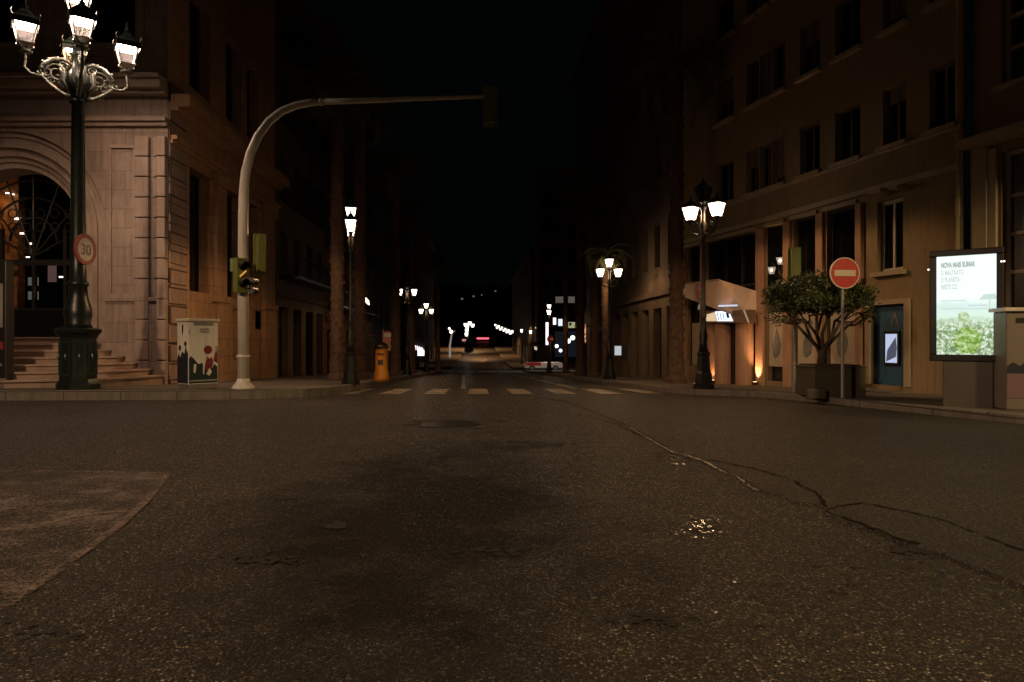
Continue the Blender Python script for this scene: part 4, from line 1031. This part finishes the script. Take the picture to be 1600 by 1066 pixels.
b=MB(); b.box(-pw*2,pw-.14,-.135,-.121,pz(546),pz(534)); b.build('white_label',M['white'],t); b=MB(); b.box(pw-.138,pw-.05,-.135,-.121,pz(546),pz(534)); b.build('red_label',M['darkred'],t)
b=MB(); b.box(-pw*2,pw-.08,-.14,-.122,pz(572),pz(568)); b.build('rail',M['galv'],t)

# yellow post box
dy=19.6; c=at(596,600,dy); zb=gz(dy)+HL
t=empty('post_box',(c.x,dy,zb),'yellow pillar post box with flared foot by the left kerb','post box')
b=MB(); b.sm=True; b.lathe([(.21,0),(.215,.1),(.19,.3),(.175,.5),(.172,.92),(.18,.95)],20); b.build('body',M['yellow'],t)
b=MB(); b.sm=True; b.lathe([(.21,.95),(.22,.985),(.2,1.02),(.12,1.10),(.02,1.13)],20); b.build('cap',M['black'],t)
b=MB(); b.box(-.09,.09,-.185,-.172,.76,.80); b.build('slot',M['black'],t)
b=MB(); b.box(-.07,.07,-.186,-.171,.48,.62); b.build('plate',M['navy'],t)
c=at(606,545,30); t=empty('banner_sign',(c.x,30,gz(30)+.15),'upright orange brown banner standing behind the post box','sign')  # added panel, its orange is lamplight on a pillar put into colour
b=MB(); z1=at(606,518,30).z-gz(30)-.15; z0=at(606,548,30).z-gz(30)-.15; b.box(-.22,.22,0,.03,z0,z1); b.build('panel',surf('orange_banner',(.62,.26,.12),(.5,.2,.09),.6,3,.05),t); b=MB(); b.box(-.17,.17,-.01,-.001,z1-.25,z1-.08); b.build('heading',M['white'],t); b=MB(); b.tube([(-.22,.05,0),(-.22,.05,z1+.1)],.025,6); b.build('pole',M['galv'],t)
c=at(570,470,33.3); t=empty('wall_lamp',(c.x,FL(33),c.z),'hooded bright wall lamp behind the left palm trunk','wall lamp')
t.location=(c.x,33.3,c.z); b=MB(); b.prism([(-.22,-.12),(-.05,-.05),(.12,-.16),(.22,-.22),(.2,.0),(.05,.16),(-.1,.14)],-.05,.05); b.build('shade',M['glow_small'],t); b=MB(); b.box(-1.6,-.2,-.03,.03,.02,.08); b.build('bracket',M['iron_black'],t)

# ---------------------------------------------------------------- palms
def palm_meshes():
    r=random.Random(3)
    tr=MB(); tr.sm=False
    prof=[]; H=9.0; n=70
    for i in range(n+1):
        z=H*i/n; rad=.24-.05*min(1,z/1.2)-.002*z+(.012 if i%2 else 0)+r.uniform(-.006,.006); prof.append((rad*(1.25 if z<.25 else 1),z))
    tr.lathe(prof,12)
    for i in range(260):
        z=r.uniform(.3,H); a=r.uniform(0,2*PI); rad=.20-.002*z
        tr.tube([(rad*math.cos(a),rad*math.sin(a),z),((rad+.05)*math.cos(a+.1),(rad+.05)*math.sin(a+.1),z+.09)],[.028,.006],4)
    cr=MB()
    for k in range(46):
        a=r.uniform(0,2*PI); el=r.uniform(-.5,1.25); Ln=r.uniform(1.5,2.1); pts=[]
        p=Vector((0,0,H)); e=el; st=Ln/12
        for i in range(13):
            pts.append(p.copy()); p=p+Vector((math.cos(a)*math.cos(e),math.sin(a)*math.cos(e),math.sin(e)))*st; e-=.13+.02*i*(.6 if el>0 else .3)
        cr.tube(pts,[.02-.0013*i for i in range(13)],4)
        for i in range(1,13):
            for f in (0,.5):
                q=pts[i-1].lerp(pts[i],f) ; t=(pts[i]-pts[i-1]).normalized(); sd=t.cross(Vector((0,0,1))).normalized(); Lf=.42*math.sin(PI*(.12+.8*i/13))
                for sg in (-1,1):
                    tip=q+sd*sg*Lf*.8+t*Lf*.5+Vector((0,0,-.10*Lf-r.uniform(0,.12)))
                    cr.poly([q-t*.02,q+t*.02,tip])
    return tr.mesh('palm_trunk',M['palm_bark']),cr.mesh('palm_crown',M['frond'])
TRM,CRM=palm_meshes()
def palm(px,d,label,s=1.0,rz=0.0,h=HL,hs=1.0):
    x=(px-CX)/F*d; t=empty('palm_tree',(x,d,gz(d)+h-.02),label,'palm tree',rz,'palms lining the street')
    for n,me in (('trunk',TRM),('crown',CRM)):
        o=bpy.data.objects.new(n,me); COL.objects.link(o); o.parent=t
    t.scale=(s,s,s*hs); return t
palm(527,20.5,'palm with pale lit lower trunk, first of the left row',1.0,.4)
palm(562,22.5,'palm with reddish trunk right behind the nearest left lamp',1.0,1.1)
palm(618,29,'dark palm standing just past the yellow post box',1.0,2.0)
palm(643,37,'dark palm trunk beside the second left lamp',1.0,2.7)
palm(684,50,'farthest palm of the left row near the open road',.9,3.3)
palm(1057,19.5,'thick trunked palm beside the left edge of the bank',1.0,.9,HR)
palm(907,33,'dark palm trunk beside the yellow green arrow sign',1.05,1.7,HR)
palm(929,30.5,'slim dark palm trunk next to the lit shop doorway',.85,2.4,HR)
palm(946,26.2,'low palm with drooping fronds over the three lantern lamp',.66,3.1,HR,.80)
palm(884,47,'farthest palm of the right row before the red facade',.85,4.0,HR)

# ---------------------------------------------------------------- bank building on the right
B=Facade(11.184,-.27,21.4,False)
bank=empty('bank_building',(B.o[0],B.o[1],0),'tan rendered bank with tall dark ground floor glazing and faceted portal','building',B.rz)
uE=B.u(1505); zt_=3.84; H=15
gl=[(B.u(1075),B.u(1096),.2,zt_),(B.u(1103),B.u(1183),.2,zt_),(B.u(1199),B.u(1226),-.06,zt_),(B.u(1240),B.u(1277),.0,zt_),(B.u(1292),B.u(1339),.0,zt_)]
w0=(B.u(1371),B.u(1411),B.z(1390,424),B.z(1390,312))
atm=(B.u(1361),B.u(1415),B.z(1388,604)+.02,B.z(1388,476))
fl1=[(B.u(a),B.u(b_),4.84,5.98) for a,b_ in ((1120,1146),(1166,1185),(1187,1205),(1207,1226),(1250,1281),(1305,1344),(1380,1416),(1452,1492))]
fl2_=[(h[0],h[1],7.15,8.35) for h in fl1]; fl3_=[(h[0],h[1],9.5,10.7) for h in fl1]
b=MB(); b.wall(-.2,uE,-1.2,H,gl+[w0]+fl1+fl2_+fl3_+[atm],.24); b.poly([(-.2,0,-1.2),(-.2,6,-1.2),(-.2,6,H),(-.2,0,H)]); b.build('wall',M['bank'],bank)
pieces('cornice',M['bank_trim'],bank,[(-.3,uE,-.10,-.001,3.98,4.10),(-.3,uE,-.06,-.001,4.70,4.78),(-.3,uE,-.5,-.001,14.4,14.9)],.008)
pieces('lintel',M['bank_trim'],bank,[(h[0]-.05,h[1]+.05,-.08,-.001,zt_,zt_+.09) for h in gl],.008)
for (pa,pb) in ((1068,1074),(1097,1102),(1184,1198),(1227,1239),(1278,1291),(1340,1352)):
    b=MB(); b.box(B.u(pa)+.02,B.u(pb)-.02,-.10,-.001,-1,zt_-.002); b.build('pilaster',M['bank_pink'],bank,bevel=.02)
for i,h in enumerate(fl1+fl2_+fl3_): window_part(bank,*h,.10,M['frame_pale'],M['glass'],1,(),fw=.05,sill=M['bank_trim'],blind=(0,.35,0,.8,0,0,.22,0,.5,0,.9)[i%11])
window_part(bank,w0[0],w0[1],w0[2],w0[3],.10,M['frame_white'],M['glass'],1,(),fw=.07,sill=M['bank_trim'])
# ground-floor glazing: dark fixed panes above, printed posters below
for i,h in enumerate(gl[:2]): window_part(bank,h[0],h[1],h[2],h[3],.10,M['frame_dark'],M['glass'],(0,2)[i],(.62,),fw=.05)
for i,h in enumerate(gl[3:]): window_part(bank,h[0],h[1],h[2],h[3],.12,M['frame_dark'],M['glass'],0,(.52,),fw=.05)
# splayed pane that mirrors the lamp opposite
h=gl[2]; ca=B.w((h[0]+h[1])/2,.12,0)
Lp=Vector(((548-CX)/F*17.0,17.0,gz(17)+HL+3.85)); tc=Vector((0,0,EYE)); pc=Vector((ca.x,ca.y,B.z(1212,418)))
hv=((Lp-pc).normalized()+(tc-pc).normalized()); ang=math.atan2(hv.y,hv.x)+PI/2-B.rz
o=window_part(bank,h[0],h[1],h[2],2.0,.14,M['frame_dark'],M['soffit'],0,(),fw=.05)
b=MB(); b.T=Matrix.Translation(((h[0]+h[1])/2,.12,0))@Matrix.Rotation(ang,4,'Z'); ww=(h[1]-h[0])/2*1.02
b.poly([(-ww,0,2.0),(ww,0,2.0),(ww,0,zt_-.05),(-ww,0,zt_-.05)]); b.build('splayed_pane',M['glass_mirror'],bank)
for pa,pb in ((1199,1224),(1244,1276),(1295,1333)):
    h0,h1=B.u(pa),B.u(pb); pm=(pa+pb)/2; zb=B.z(pm,573); zt2=B.z(pm,488)
    b=MB(); b.box(h0,h1,.05,.07,zb,zt2); o=b.build('window_poster',M['poster_paper'],bank)
    b=MB(); c=(h0+h1)/2; r=random.Random(pa)
    b.prism([(c-.14,zb+.25),(c-.05,zb+.2),(c+.1,zb+.3),(c+.16,zb+.55),(c+.06,zb+.8),(c-.02,zb+.95),(c-.1,zb+.7),(c-.18,zb+.5)],.042,.049); b.build('figure_print',M['poster_ink'],o)
    b=MB(); b.box(c-.16,c+.16,.042,.049,zt2-.28,zt2-.20); b.box(c-.1,c+.12,.042,.049,zt2-.36,zt2-.33); b.build('heading_print',M['poster_brown'],o)
    b=MB(); b.box(h0-.02,h1+.02,.04,.12,zb-.55,zb-.5); b.build('rail',M['bank_trim'],o)
# cash machine
u0,u1,z0,z1=atm
b=MB(); b.box(u0,u1,.12,.2,z0,z1); cm=b.build('cash_machine',M['blue'],bank)
b=MB(); b.box(u0-.12,u0,-.05,.2,z0,z1+.10); b.box(u1,u1+.12,-.05,.2,z0,z1+.10); b.box(u0,u1,-.05,.2,z1,z1+.10); b.build('surround',M['bank_trim'],cm)
ua,ub=B.u(1378),B.u(1396); za,zb=B.z(1387,567),B.z(1387,522)
b=MB(); b.box(ua-.04,ub+.05,.09,.119,za-.06,zb+.06); b.build('bezel',M['black'],cm)
b=MB(); b.poly([(ua,.085,za),(ub,.085,za),(ub,.085,zb),(ua,.085,zb)]); b.build('screen',M['atm_screen'],cm)
b=MB(); b.poly([(ub-.03,.082,zb-.06),(ua+.05,.082,za+.25),(ua+.02,.082,za+.02),(ub-.02,.082,za+.12),(ub,.082,za+.3)]); b.build('screen_shadow',emit('dark_screen_part',(.3,.32,.45),.25,False),cm)
b=MB(); uc=(B.u(1385)+B.u(1396))/2; zc=B.z(1389,500)
b.prism([(uc-.10,zc-.12),(uc-.06,zc-.12),(uc,zc+.04),(uc+.07,zc-.12),(uc+.11,zc-.12),(uc+.03,zc+.14),(uc-.03,zc+.14)],.112,.119); b.build('emblem',plain('dull_emblem',(.16,.17,.16),.5),cm)
b=MB(); b.box(u0-.5,u1+.2,-.5,-.06,-.2,B.z(1388,609)); b.build('doorstep',M['kerb'],bank,bevel=.01)
# camera and floodlight over the small window
for px,py,sz in ((1388,301,.10),(1417,295,.07)):
    b=MB(); u=B.u(px); z=B.z(px,py); b.box(u-sz*1.6,u+sz*1.6,-.34,-.1,z-sz*.5,z+sz*.5); b.box(u-.02,u+.02,-.1,-.001,z-.02,z+.02); b.build('security_camera',M['bank_trim'],bank,bevel=.01)
# faceted portal
def Bp(px,py,y):
    t=(px-CX)/F; D=(11.184+1.0358*y)/(t+.27); wx=t*D; c,q=math.cos(B.rz),math.sin(B.rz)
    return Vector(((wx-B.o[0])*c+(D-B.o[1])*q, y, EYE+(CY-py)/F*D))
A=Bp(1065,444,-.42); A1=Bp(1065,463,-.36); Bt=Bp(1124,437,-.80); Pm=Bp(1116,482,-.62); Q=Bp(1161,484,-.28); C=Bp(1182,455,-.11); C1=Bp(1182,506,-.11); A0=Vector((A.x,-.002,A.z)); A01=Vector((A1.x,-.002,A1.z))
canopy_mat=surf('rendered_canopy',(.62,.48,.37),(.54,.41,.31),.7,1.5,.1)
b=MB()
for f in ((A,A1,Pm,Bt),(Bt,Pm,Q),(Bt,Q,C),(Q,C1,C),(A,Bt,C,A0),(A1,Pm,Q,C1,A01),(A0,A01,A1,A)): b.poly(f)
portal=b.build('portal_canopy',canopy_mat,bank)
b=MB(); b.tube([A,Bt],.022,6); b.build('rim',M['bank_trim'],portal)
e=(Bt-A).normalized(); nn=(A-A1).cross(e).normalized()
if nn.y>0: nn=-nn
upv=nn.cross(e)
if upv.z<0: upv=-upv
cc=(A+A1+Pm+Bt)/4+e*.12
b=MB(); b.T=Matrix(((e.x,-nn.x,upv.x,cc.x+nn.x*.012),(e.y,-nn.y,upv.y,cc.y+nn.y*.012),(e.z,-nn.z,upv.z,cc.z+nn.z*.012),(0,0,0,1)))
b.ring(0,0,.19,.26,-.01,.01,32); b.ring(0,0,.04,.10,-.01,.01,20); b.box(-.02,.02,-.012,.01,-.19,.19); b.build('ring_emblem',surf('dull_pink',(.40,.17,.14),(.34,.14,.12),.6,4,0),portal)
# lit sign under the canopy
def plate(pts,y,th,name,mat,par):
    P_=[Bp(px,py,y) for px,py in pts]; b=MB(); b.prism([(p.x,p.z) for p in P_],y,y+th); return b.build(name,mat,par)
sg=plate([(1101,486),(1170,484),(1172,505),(1101,504)],-.40,.2,'portal_sign',surf('brown_fascia',(.20,.12,.075),(.16,.095,.06),.6,3,.1),bank)
plate([(1117,487),(1138,486),(1145,502),(1121,502)],-.415,.012,'lit_face',M['sign_blue'],sg)
plate([(1103,492),(1116,488),(1120,502),(1103,502)],-.414,.011,'warm_face',M['sign_warm'],sg)
mk=plain('mark_blue',(.02,.03,.08),.5)
plate([(1134,489),(1138,489),(1140,497),(1136,497)],-.42,.004,'mark',mk,sg)
for k in range(3): plate([(1120+k*4.4,489),(1121+k*4.4,489),(1123.4+k*4.4,500),(1122.4+k*4.4,500)],-.42,.004,'mark',mk,sg)
plate([(1161,485),(1162.5,485),(1170,504),(1168.5,504)],-.43,.02,'edge_strip',emit('lit_edge',(1,.75,.5),.35),sg)
plate([(1122,477),(1150,476),(1150,478.5),(1122,479.5)],-.66,.05,'strip_light',emit('portal_strip',(.72,.77,1),.9),sg)
# rounded portal jambs and door
b=MB(); b.sm=True
for pa,pb in ((1107,1122),(1124,1144),(1156,1180)):
    a0,a1=B.u(pa),B.u(pb); n=10
    for i in range(n):
        t0,t1=PI*i/n,PI*(i+1)/n; rr=(a1-a0)/2; m_=(a0+a1)/2
        b.poly([(m_-rr*math.cos(t0),-.05-.22*math.sin(t0),-.4),(m_-rr*math.cos(t1),-.05-.22*math.sin(t1),-.4),(m_-rr*math.cos(t1),-.05-.22*math.sin(t1),1.75),(m_-rr*math.cos(t0),-.05-.22*math.sin(t0),1.75)])
b.build('portal_jamb',M['bank_pink'],bank)
b=MB(); b.box(B.u(1144),B.u(1156),-.04,-.01,-.3,1.7); b.build('portal_door',M['frame_dark'],bank)
b=MB(); b.box(B.u(1077),B.u(1090),.1,.13,.1,1.5); b.build('window_poster',M['poster_paper'],bank)
# uplights
def uplight(px,label,energy):
    p=B.w(B.u(px),-.20,gz(B.D(px))+.15); t=empty('uplight',p,label,'uplight',B.rz)
    b=MB(); b.lathe([(.07,0),(.075,.06),(.06,.07)],12); b.build('housing',M['frame_dark'],t)
    b=MB(); b.lathe([(.05,.071),(.045,.074)],12); b.build('lens',emit('uplight_lens',(1,.62,.3),5,False),t)
    l=bpy.data.lights.new('uplight_beam','SPOT'); l.energy=energy; l.color=(1,.52,.22); l.spot_size=math.radians(74); l.spot_blend=.9; l.shadow_soft_size=.04
    o=bpy.data.objects.new('uplight_beam',l); COL.objects.link(o); o.parent=t; o.location=(0,0,.10); o.rotation_euler=(PI+math.radians(-9),0,0)
uplight(1190,'bright floor uplight washing the pier right of the portal',150)
uplight(1123,'small floor uplight between the portal jambs',26)

# neighbour beyond the bank
Nf=Facade(11.35,-.27,21.4,False)
nb=empty('neighbour_building',(Nf.o[0],Nf.o[1],0),'dark townhouse with tall white framed window behind the lit poster panel','building',Nf.rz)
n0,n1=B.u(1507),B.u(1507)+9
hh=(B.u(1549),B.u(1592),B.z(1570,400)-1.0,B.z(1570,232)); h2=(hh[0],hh[1],hh[3]+1.1,hh[3]+3.4)
h3=(hh[0]+2.4,hh[1]+2.4,hh[2],hh[3])
b=MB(); b.wall(n0,n1,-1,16,[hh,h2,h3],.4); b.build('wall',surf('shaded_render',(.24,.165,.105),(.20,.135,.085),.85,1.3,.25,0,True,.2),nb)  # slightly darker brown than the bank render
for q in (hh,h2,h3): window_part(nb,*q,.10,M['frame_white'],M['glass_dull'],0,(.27,.5,.73),fw=.075,sill=M['bank_trim'])
b=MB(); b.box(n0,n1,-.4,-.001,hh[3]+.15,hh[3]+.3); b.box(n0,n0+.3,-.08,-.001,-1,hh[3]+.15); b.box(hh[0]-.2,hh[0]-.05,-.06,-.001,.9,hh[3]+.1); b.box(hh[1]+.05,hh[1]+.2,-.06,-.001,.9,hh[3]+.1); b.box(n0,n1,-.12,-.001,.55,.65); b.build('moulding',M['bank_trim'],nb,bevel=.01)
b=MB(); u=B.u(1493); b.tube([(u,-.14,-.5),(u,-.14,15)],.045,8); b.tube([(u,-.14,B.z(1493,338)),(u,-.14,B.z(1493,310))],.06,8); b.build('drainpipe',M['bank_trim'],nb)

# ---------------------------------------------------------------- lit poster panel
TL=at(1454,394,9.75); BL=at(1453,564,9.75); TR=at(1575,389,9.25); BR=at(1569,568,9.25)
c=(BL+BR)/2; yaw=math.atan2(BR.y-BL.y,BR.x-BL.x); wd=math.hypot(BR.x-BL.x,BR.y-BL.y); zp0=gz(c.y)+HR
tp=empty('poster_panel',(c.x,c.y,zp0),'glowing advertising panel with green garden poster on solid foot','advertising panel',yaw)
zlo=BL.z-zp0; zhi=TL.z-zp0; hw=wd/2
b=MB(); fwid=.085
b.box(-hw,hw,-.10,.10,zlo,zlo+fwid*1.1); b.box(-hw,hw,-.10,.10,zhi-fwid,zhi); b.box(-hw,-hw+fwid,-.098,.10,zlo+fwid*1.1,zhi-fwid); b.box(hw-fwid,hw,-.098,.10,zlo+fwid*1.1,zhi-fwid); b.box(-hw+.01,hw-.01,.05,.099,zlo+.01,zhi-.01)
b.build('frame',M['black'],tp,bevel=.012)
b=MB(); b.box(-hw+.16,hw-.12,-.09,.09,-.05,zlo-.001); b.build('foot',surf('brown_steel',(.075,.06,.045),(.06,.05,.036),.5,3,.05),tp,bevel=.01)
# printed translucent poster, lit from inside
m=bpy.data.materials.new('backlit_poster'); m.use_nodes=True; nt=m.node_tree; nt.nodes.clear(); Lk=nt.links
g=N(nt,'ShaderNodeTexCoord'); s=N(nt,'ShaderNodeSeparateXYZ'); Lk.new(g.outputs['Generated'],s.inputs[0])
nz=noise(nt,coords(nt,'Object',(1,1,1.3)),9,6,.7); nz2=noise(nt,coords(nt,'Object',(1,1,1)),26,5,.75)
ad=N(nt,'ShaderNodeMath',operation='MULTIPLY_ADD'); Lk.new(nz,ad.inputs[0]); ad.inputs[1].default_value=.18; Lk.new(s.outputs[2],ad.inputs[2])
sky=ramp(nt,ad.outputs[0],[(.0,(.12,.18,.12)),(.10,(.36,.46,.32)),(.24,(.34,.50,.24)),(.38,(.48,.64,.42)),(.48,(.72,.90,.76)),(.58,(.66,.84,.78)),(.66,(.90,1,.94)),(1,(.92,1.02,.96))])
flow=ramp(nt,nz2,[(.40,(.08,.16,.06)),(.50,(.34,.46,.24)),(.60,(.95,1,.93))])
low=ramp(nt,ad.outputs[0],[(.34,.8),(.50,0.0)])
col=mixc(nt,low,sky,flow)
e=N(nt,'ShaderNodeEmission'); Lk.new(col,e.inputs[0]); e.inputs[1].default_value=1.08; o_=N(nt,'ShaderNodeOutputMaterial'); Lk.new(e.outputs[0],o_.inputs[0])
b=MB(); b.box(-hw+fwid,hw-fwid,-.055,-.05,zlo+fwid*1.1,zhi-fwid); post=b.build('poster',m,tp)
ink=emit('grey_backlit_ink',(.42,.50,.46),1.0,False); ink2=emit('pale_backlit_ink',(.66,.74,.72),1.0,False)
x0=-hw+fwid+.05; ph=zhi-zlo
tt=text_mesh('headline','NOVA MAIS SUMAR',.098,ink,post,(x0,-.058,zhi-.24),(PI/2,0,0),.0005,bold=.006); tt.scale=(.46,1,1)
tt=text_mesh('headline','O MALTRATO\nO PLANETA -\nNESTE CO',.092,ink2,post,(x0,-.058,zhi-.345),(PI/2,0,0),.0005,'LEFT',1.08,.004); tt.scale=(.46,1,1)
b=MB()
for (a,w_,z,h_) in ((0,.3,.70,.014),(.32,.22,.77,.02),(0,.28,.81,.018),(.3,.25,.82,.012)): b.box(x0+a,x0+a+w_,-.058,-.0565,zhi-z-h_,zhi-z)
b.build('small_print',ink2,post)
# a clipped bush figure in the garden picture
def inkleaf(name,a,c):
    m=bpy.data.materials.new(name); m.use_nodes=True; nt=m.node_tree; nt.nodes.clear(); f=noise(nt,coords(nt,'Object'),22,5,.75)
    col=ramp(nt,f,[(.38,a),(.52,c),(.68,(.80,.92,.72))]); e=N(nt,'ShaderNodeEmission'); nt.links.new(col,e.inputs[0]); o=N(nt,'ShaderNodeOutputMaterial'); nt.links.new(e.outputs[0],o.inputs[0]); m.cycles.emission_sampling='NONE'; return m
gm=inkleaf('green_backlit_ink',(.12,.24,.03),(.36,.55,.14)); gm2=emit('deep_green_backlit_ink',(.12,.24,.08),1.0,False)
b=MB(); gx=.02; gb=zlo+.13
rr=random.Random(5)
pts=[(gx+.16*math.cos(a)*(1+.12*rr.uniform(-1,1)),gb+.16+.19*math.sin(a)*(1+.12*rr.uniform(-1,1))) for a in [2*PI*i/28 for i in range(28)]]
b.prism(pts,-.058,-.0565); b.build('bush_print',gm,post)
b=MB(); pts=[(gx-.05+.065*math.cos(a)*(1+.15*rr.uniform(-1,1)),gb+.47+.09*math.sin(a)*(1+.15*rr.uniform(-1,1))) for a in [2*PI*i/20 for i in range(20)]]; b.prism(pts,-.058,-.0565); b.build('bush_print',inkleaf('mid_green_ink',(.30,.42,.20),(.52,.66,.38)),post)
b=MB(); b.box(.26,.275,-.058,-.0565,gb+.55,gb+.75); b.prism([(.15,gb+.72),(.36,gb+.72),(.33,gb+.8),(.2,gb+.79)],-.0583,-.0565); b.build('tree_print',emit('grey_green_ink',(.62,.78,.68),1.0,False),post)
b=MB()
for (x_,z_) in ((-hw-.01,zhi-.26),(hw-.03,zhi-.2),(hw+.0,zhi-.2)): b.sphere((x_,-.11,z_),.012,8)
b.build('lamp_stud',M['spark'],tp)

# second cabinet cut by the right edge
c=at(1590,650,9.0); t=empty('utility_cabinet',(c.x+.12,9.15,gz(9)+HR),'brown grey street cabinet with pale lid and dark printed band beside the poster panel','cabinet',math.radians(-8))
cz=lambda py: Z(py,9.0)-gz(9)-HR
b=MB(); b.box(-.26,.5,-.22,.3,0,cz(487)); b.build('body',surf('brown_cabinet',(.16,.135,.11),(.13,.11,.09),.5,4,.06),t,bevel=.012)
b=MB(); b.box(-.31,.55,-.27,.35,cz(487),cz(481)); b.build('lid',plain('cabinet_lid',(.55,.5,.42),.5),t,bevel=.01)
b=MB(); b.box(-.15,.45,-.226,-.2205,cz(505),cz(497)); b.build('slot',M['black'],t)
b=MB(); b.prism([(-.255,cz(583)),(.495,cz(583)),(.495,cz(570)),(.3,cz(560)),(.1,cz(574)),(0,cz(562)),(-.1,cz(572)),(-.18,cz(566)),(-.255,cz(572))],-.226,-.2205); b.build('dark_print',M['navy'],t)
b=MB(); b.box(-.255,.495,-.2255,-.2205,cz(622),cz(584)); b.build('mauve_print',surf('mauve_print',(.17,.10,.11),(.14,.085,.09),.5,4,0),t)

# ---------------------------------------------------------------- no entry sign
ds=11.3; c=at(1319,622,ds); t=empty('no_entry_sign',(c.x,ds,gz(ds)+HR),'red no entry disc with white bar on slim post before the planter tree','road sign',math.radians(6))
zc=Z(427,ds)-gz(ds)-HR
b=MB(); b.disc(0,zc,.245,-.02,0,48); b.build('disc',M['red'],t)
b=MB(); b.ring(0,zc,.245,.258,-.024,.004,48); b.build('rim',M['white'],t)
b=MB(); b.box(-.185,.185,-.026,-.021,zc-.05,zc+.05); b.build('bar',plain('cream_bar',(.62,.55,.43),.5),t)
b=MB(); b.tube([(-.01,.03,0),(-.01,.03,zc+.2)],.026,10); b.build('post',M['galv'],t)

# ---------------------------------------------------------------- planter and its tree
dt=12.1; c=at(1296,600,dt); zg=gz(dt)+HR
t=empty('planter',(c.x,dt,zg),'square olive steel planter box holding a small tree by the kerb','planter',math.radians(-2))
pw=.43; phh=Z(575,dt-.4)-zg
b=MB(); b.box(-pw,pw,-pw,pw,.0,phh); b.box(-pw-.02,pw+.02,-pw-.02,pw+.02,phh,phh+.03); b.build('box',M['planter'],t,bevel=.01)
b=MB(); b.box(-pw-.16,-pw+.16,-pw-.10,-pw-.005,-.02,.15); b.build('foot_block',M['planter'],t,bevel=.02)
b=MB(); b.box(-pw+.05,pw-.05,-pw+.05,pw-.05,phh+.031,phh+.05); b.build('soil',M['soil'],t)
tx,ty=(1284-CX)/F*dt,dt
tr=empty('small_tree',(tx,ty,zg+phh+.03),'small vase shaped tree with flat dark crown growing from the steel planter','tree')
r=random.Random(11); zb0=zg+phh+.03
tp_=lambda px,py,dy=0: at(px,py,dt+dy)-Vector((tx,ty,zb0))
b=MB(); b.sm=True; tips=[]
b.tube([(0,0,-.03),(.01,0,.2),tp_(1284,545)],[.085,.075,.10],10)
def branch(p,q,rad,lv):
    p,q=Vector(p),Vector(q); m=p.lerp(q,.5)+Vector((r.uniform(-.09,.09),r.uniform(-.09,.09),r.uniform(-.07,.02)))*(.5+(q-p).length)
    b.tube([p,p.lerp(m,.5)+Vector((0,0,-.01)),m,m.lerp(q,.5),q],[rad,rad*.9,rad*.8,rad*.7,rad*.6],6)
    if lv==0: tips.append(q); return
    for k in range(3):
        d_=(q-p).normalized(); e=q+(d_+Vector((r.uniform(-.8,.8),r.uniform(-.8,.8),r.uniform(-.7,.1)))).normalized()*(q-p).length*r.uniform(.4,.6)
        branch(q,e,rad*.58,lv-1)
base=tp_(1284,548)
for px,py,dy in ((1244,506,0),(1256,500,-.3),(1262,504,.35),(1276,494,.1),(1294,496,-.3),(1304,502,.3),(1326,508,0),(1314,502,-.2),(1284,492,.25)):
    branch(base+Vector((r.uniform(-.03,.03),r.uniform(-.03,.03),r.uniform(-.06,.02))),tp_(px,py,dy),.036,2)
b.build('trunk',M['bark'],tr)
lf=MB()
def leafq(c,s):
    a=Vector((r.gauss(0,1),r.gauss(0,1),r.gauss(0,.6))).normalized(); q=a.orthogonal().normalized(); q=Matrix.Rotation(r.uniform(0,6.28),3,a)@q; w_=a.cross(q)
    lf.poly([c-q*s,c+w_*s*.38,c+q*s,c-w_*s*.38])
cc=tp_(1279,466); clumps=[]
for i in range(150):
    a=r.uniform(0,2*PI); k=math.sqrt(r.random()); x=k*math.cos(a); y=k*math.sin(a)
    edge=1-(x*x+y*y); z=r.uniform(-.18,.30)*(.55+.6*edge)+.08*edge-.05*(1-edge)
    clumps.append((cc+Vector((x*.80,y*.78,z)),r.uniform(.09,.20)))
for i in range(34):
    a=r.uniform(0,2*PI); k=r.uniform(.88,1.12); clumps.append((cc+Vector((.82*k*math.cos(a),.8*k*math.sin(a),r.uniform(-.16,.26))),r.uniform(.04,.08)))
for c_,s_ in clumps:
    for k in range(int(112*(s_/.14)**2)):
        v=Vector((r.gauss(0,1),r.gauss(0,1),r.gauss(0,.7))); v=v.normalized()*s_*r.random()**.45; leafq(c_+v,r.uniform(.016,.044))
for p in tips:
    for k in range(10): leafq(p+Vector((r.gauss(0,.07),r.gauss(0,.07),r.gauss(.02,.05))),r.uniform(.022,.04))
lf.build('crown',M['leaf'],tr)
# signal seen from behind over the tree
dg=13.3; gx=(1241-CX)/F*dg; zg2=gz(dg)+HR
ts=empty('traffic_signal',(gx,dg,zg2),'green backed traffic signal on thin pale pole behind the small tree','traffic signal')
b=MB(); b.tube([(0,0,0),(0,0,Z(388,dg)-zg2)],.03,10); b.build('pole',M['galv'],ts)
o=signal_head('signal_head',ts,Vector((.03,.02,Z(411,dg)-zg2)),.20,.62,math.radians(168))

# ---------------------------------------------------------------- lamps of the junction that stand outside the frame
def street_light(name,loc,energy,color,half,lean=0):
    l=bpy.data.lights.new(name,'SPOT'); l.energy=energy; l.color=color; l.shadow_soft_size=.3; l.spot_size=math.radians(2*half); l.spot_blend=.12
    o=bpy.data.objects.new(name,l); COL.objects.link(o); o.location=loc; o.rotation_euler=(0,math.radians(lean),0)
street_light('corner_lamp_light',(-8.5,-2.0,7.2),3900,(1,.66,.41),84.8,8)
street_light('corner_lamp_light',(9.5,.6,6.4),2500,(1,.70,.32),77.5)
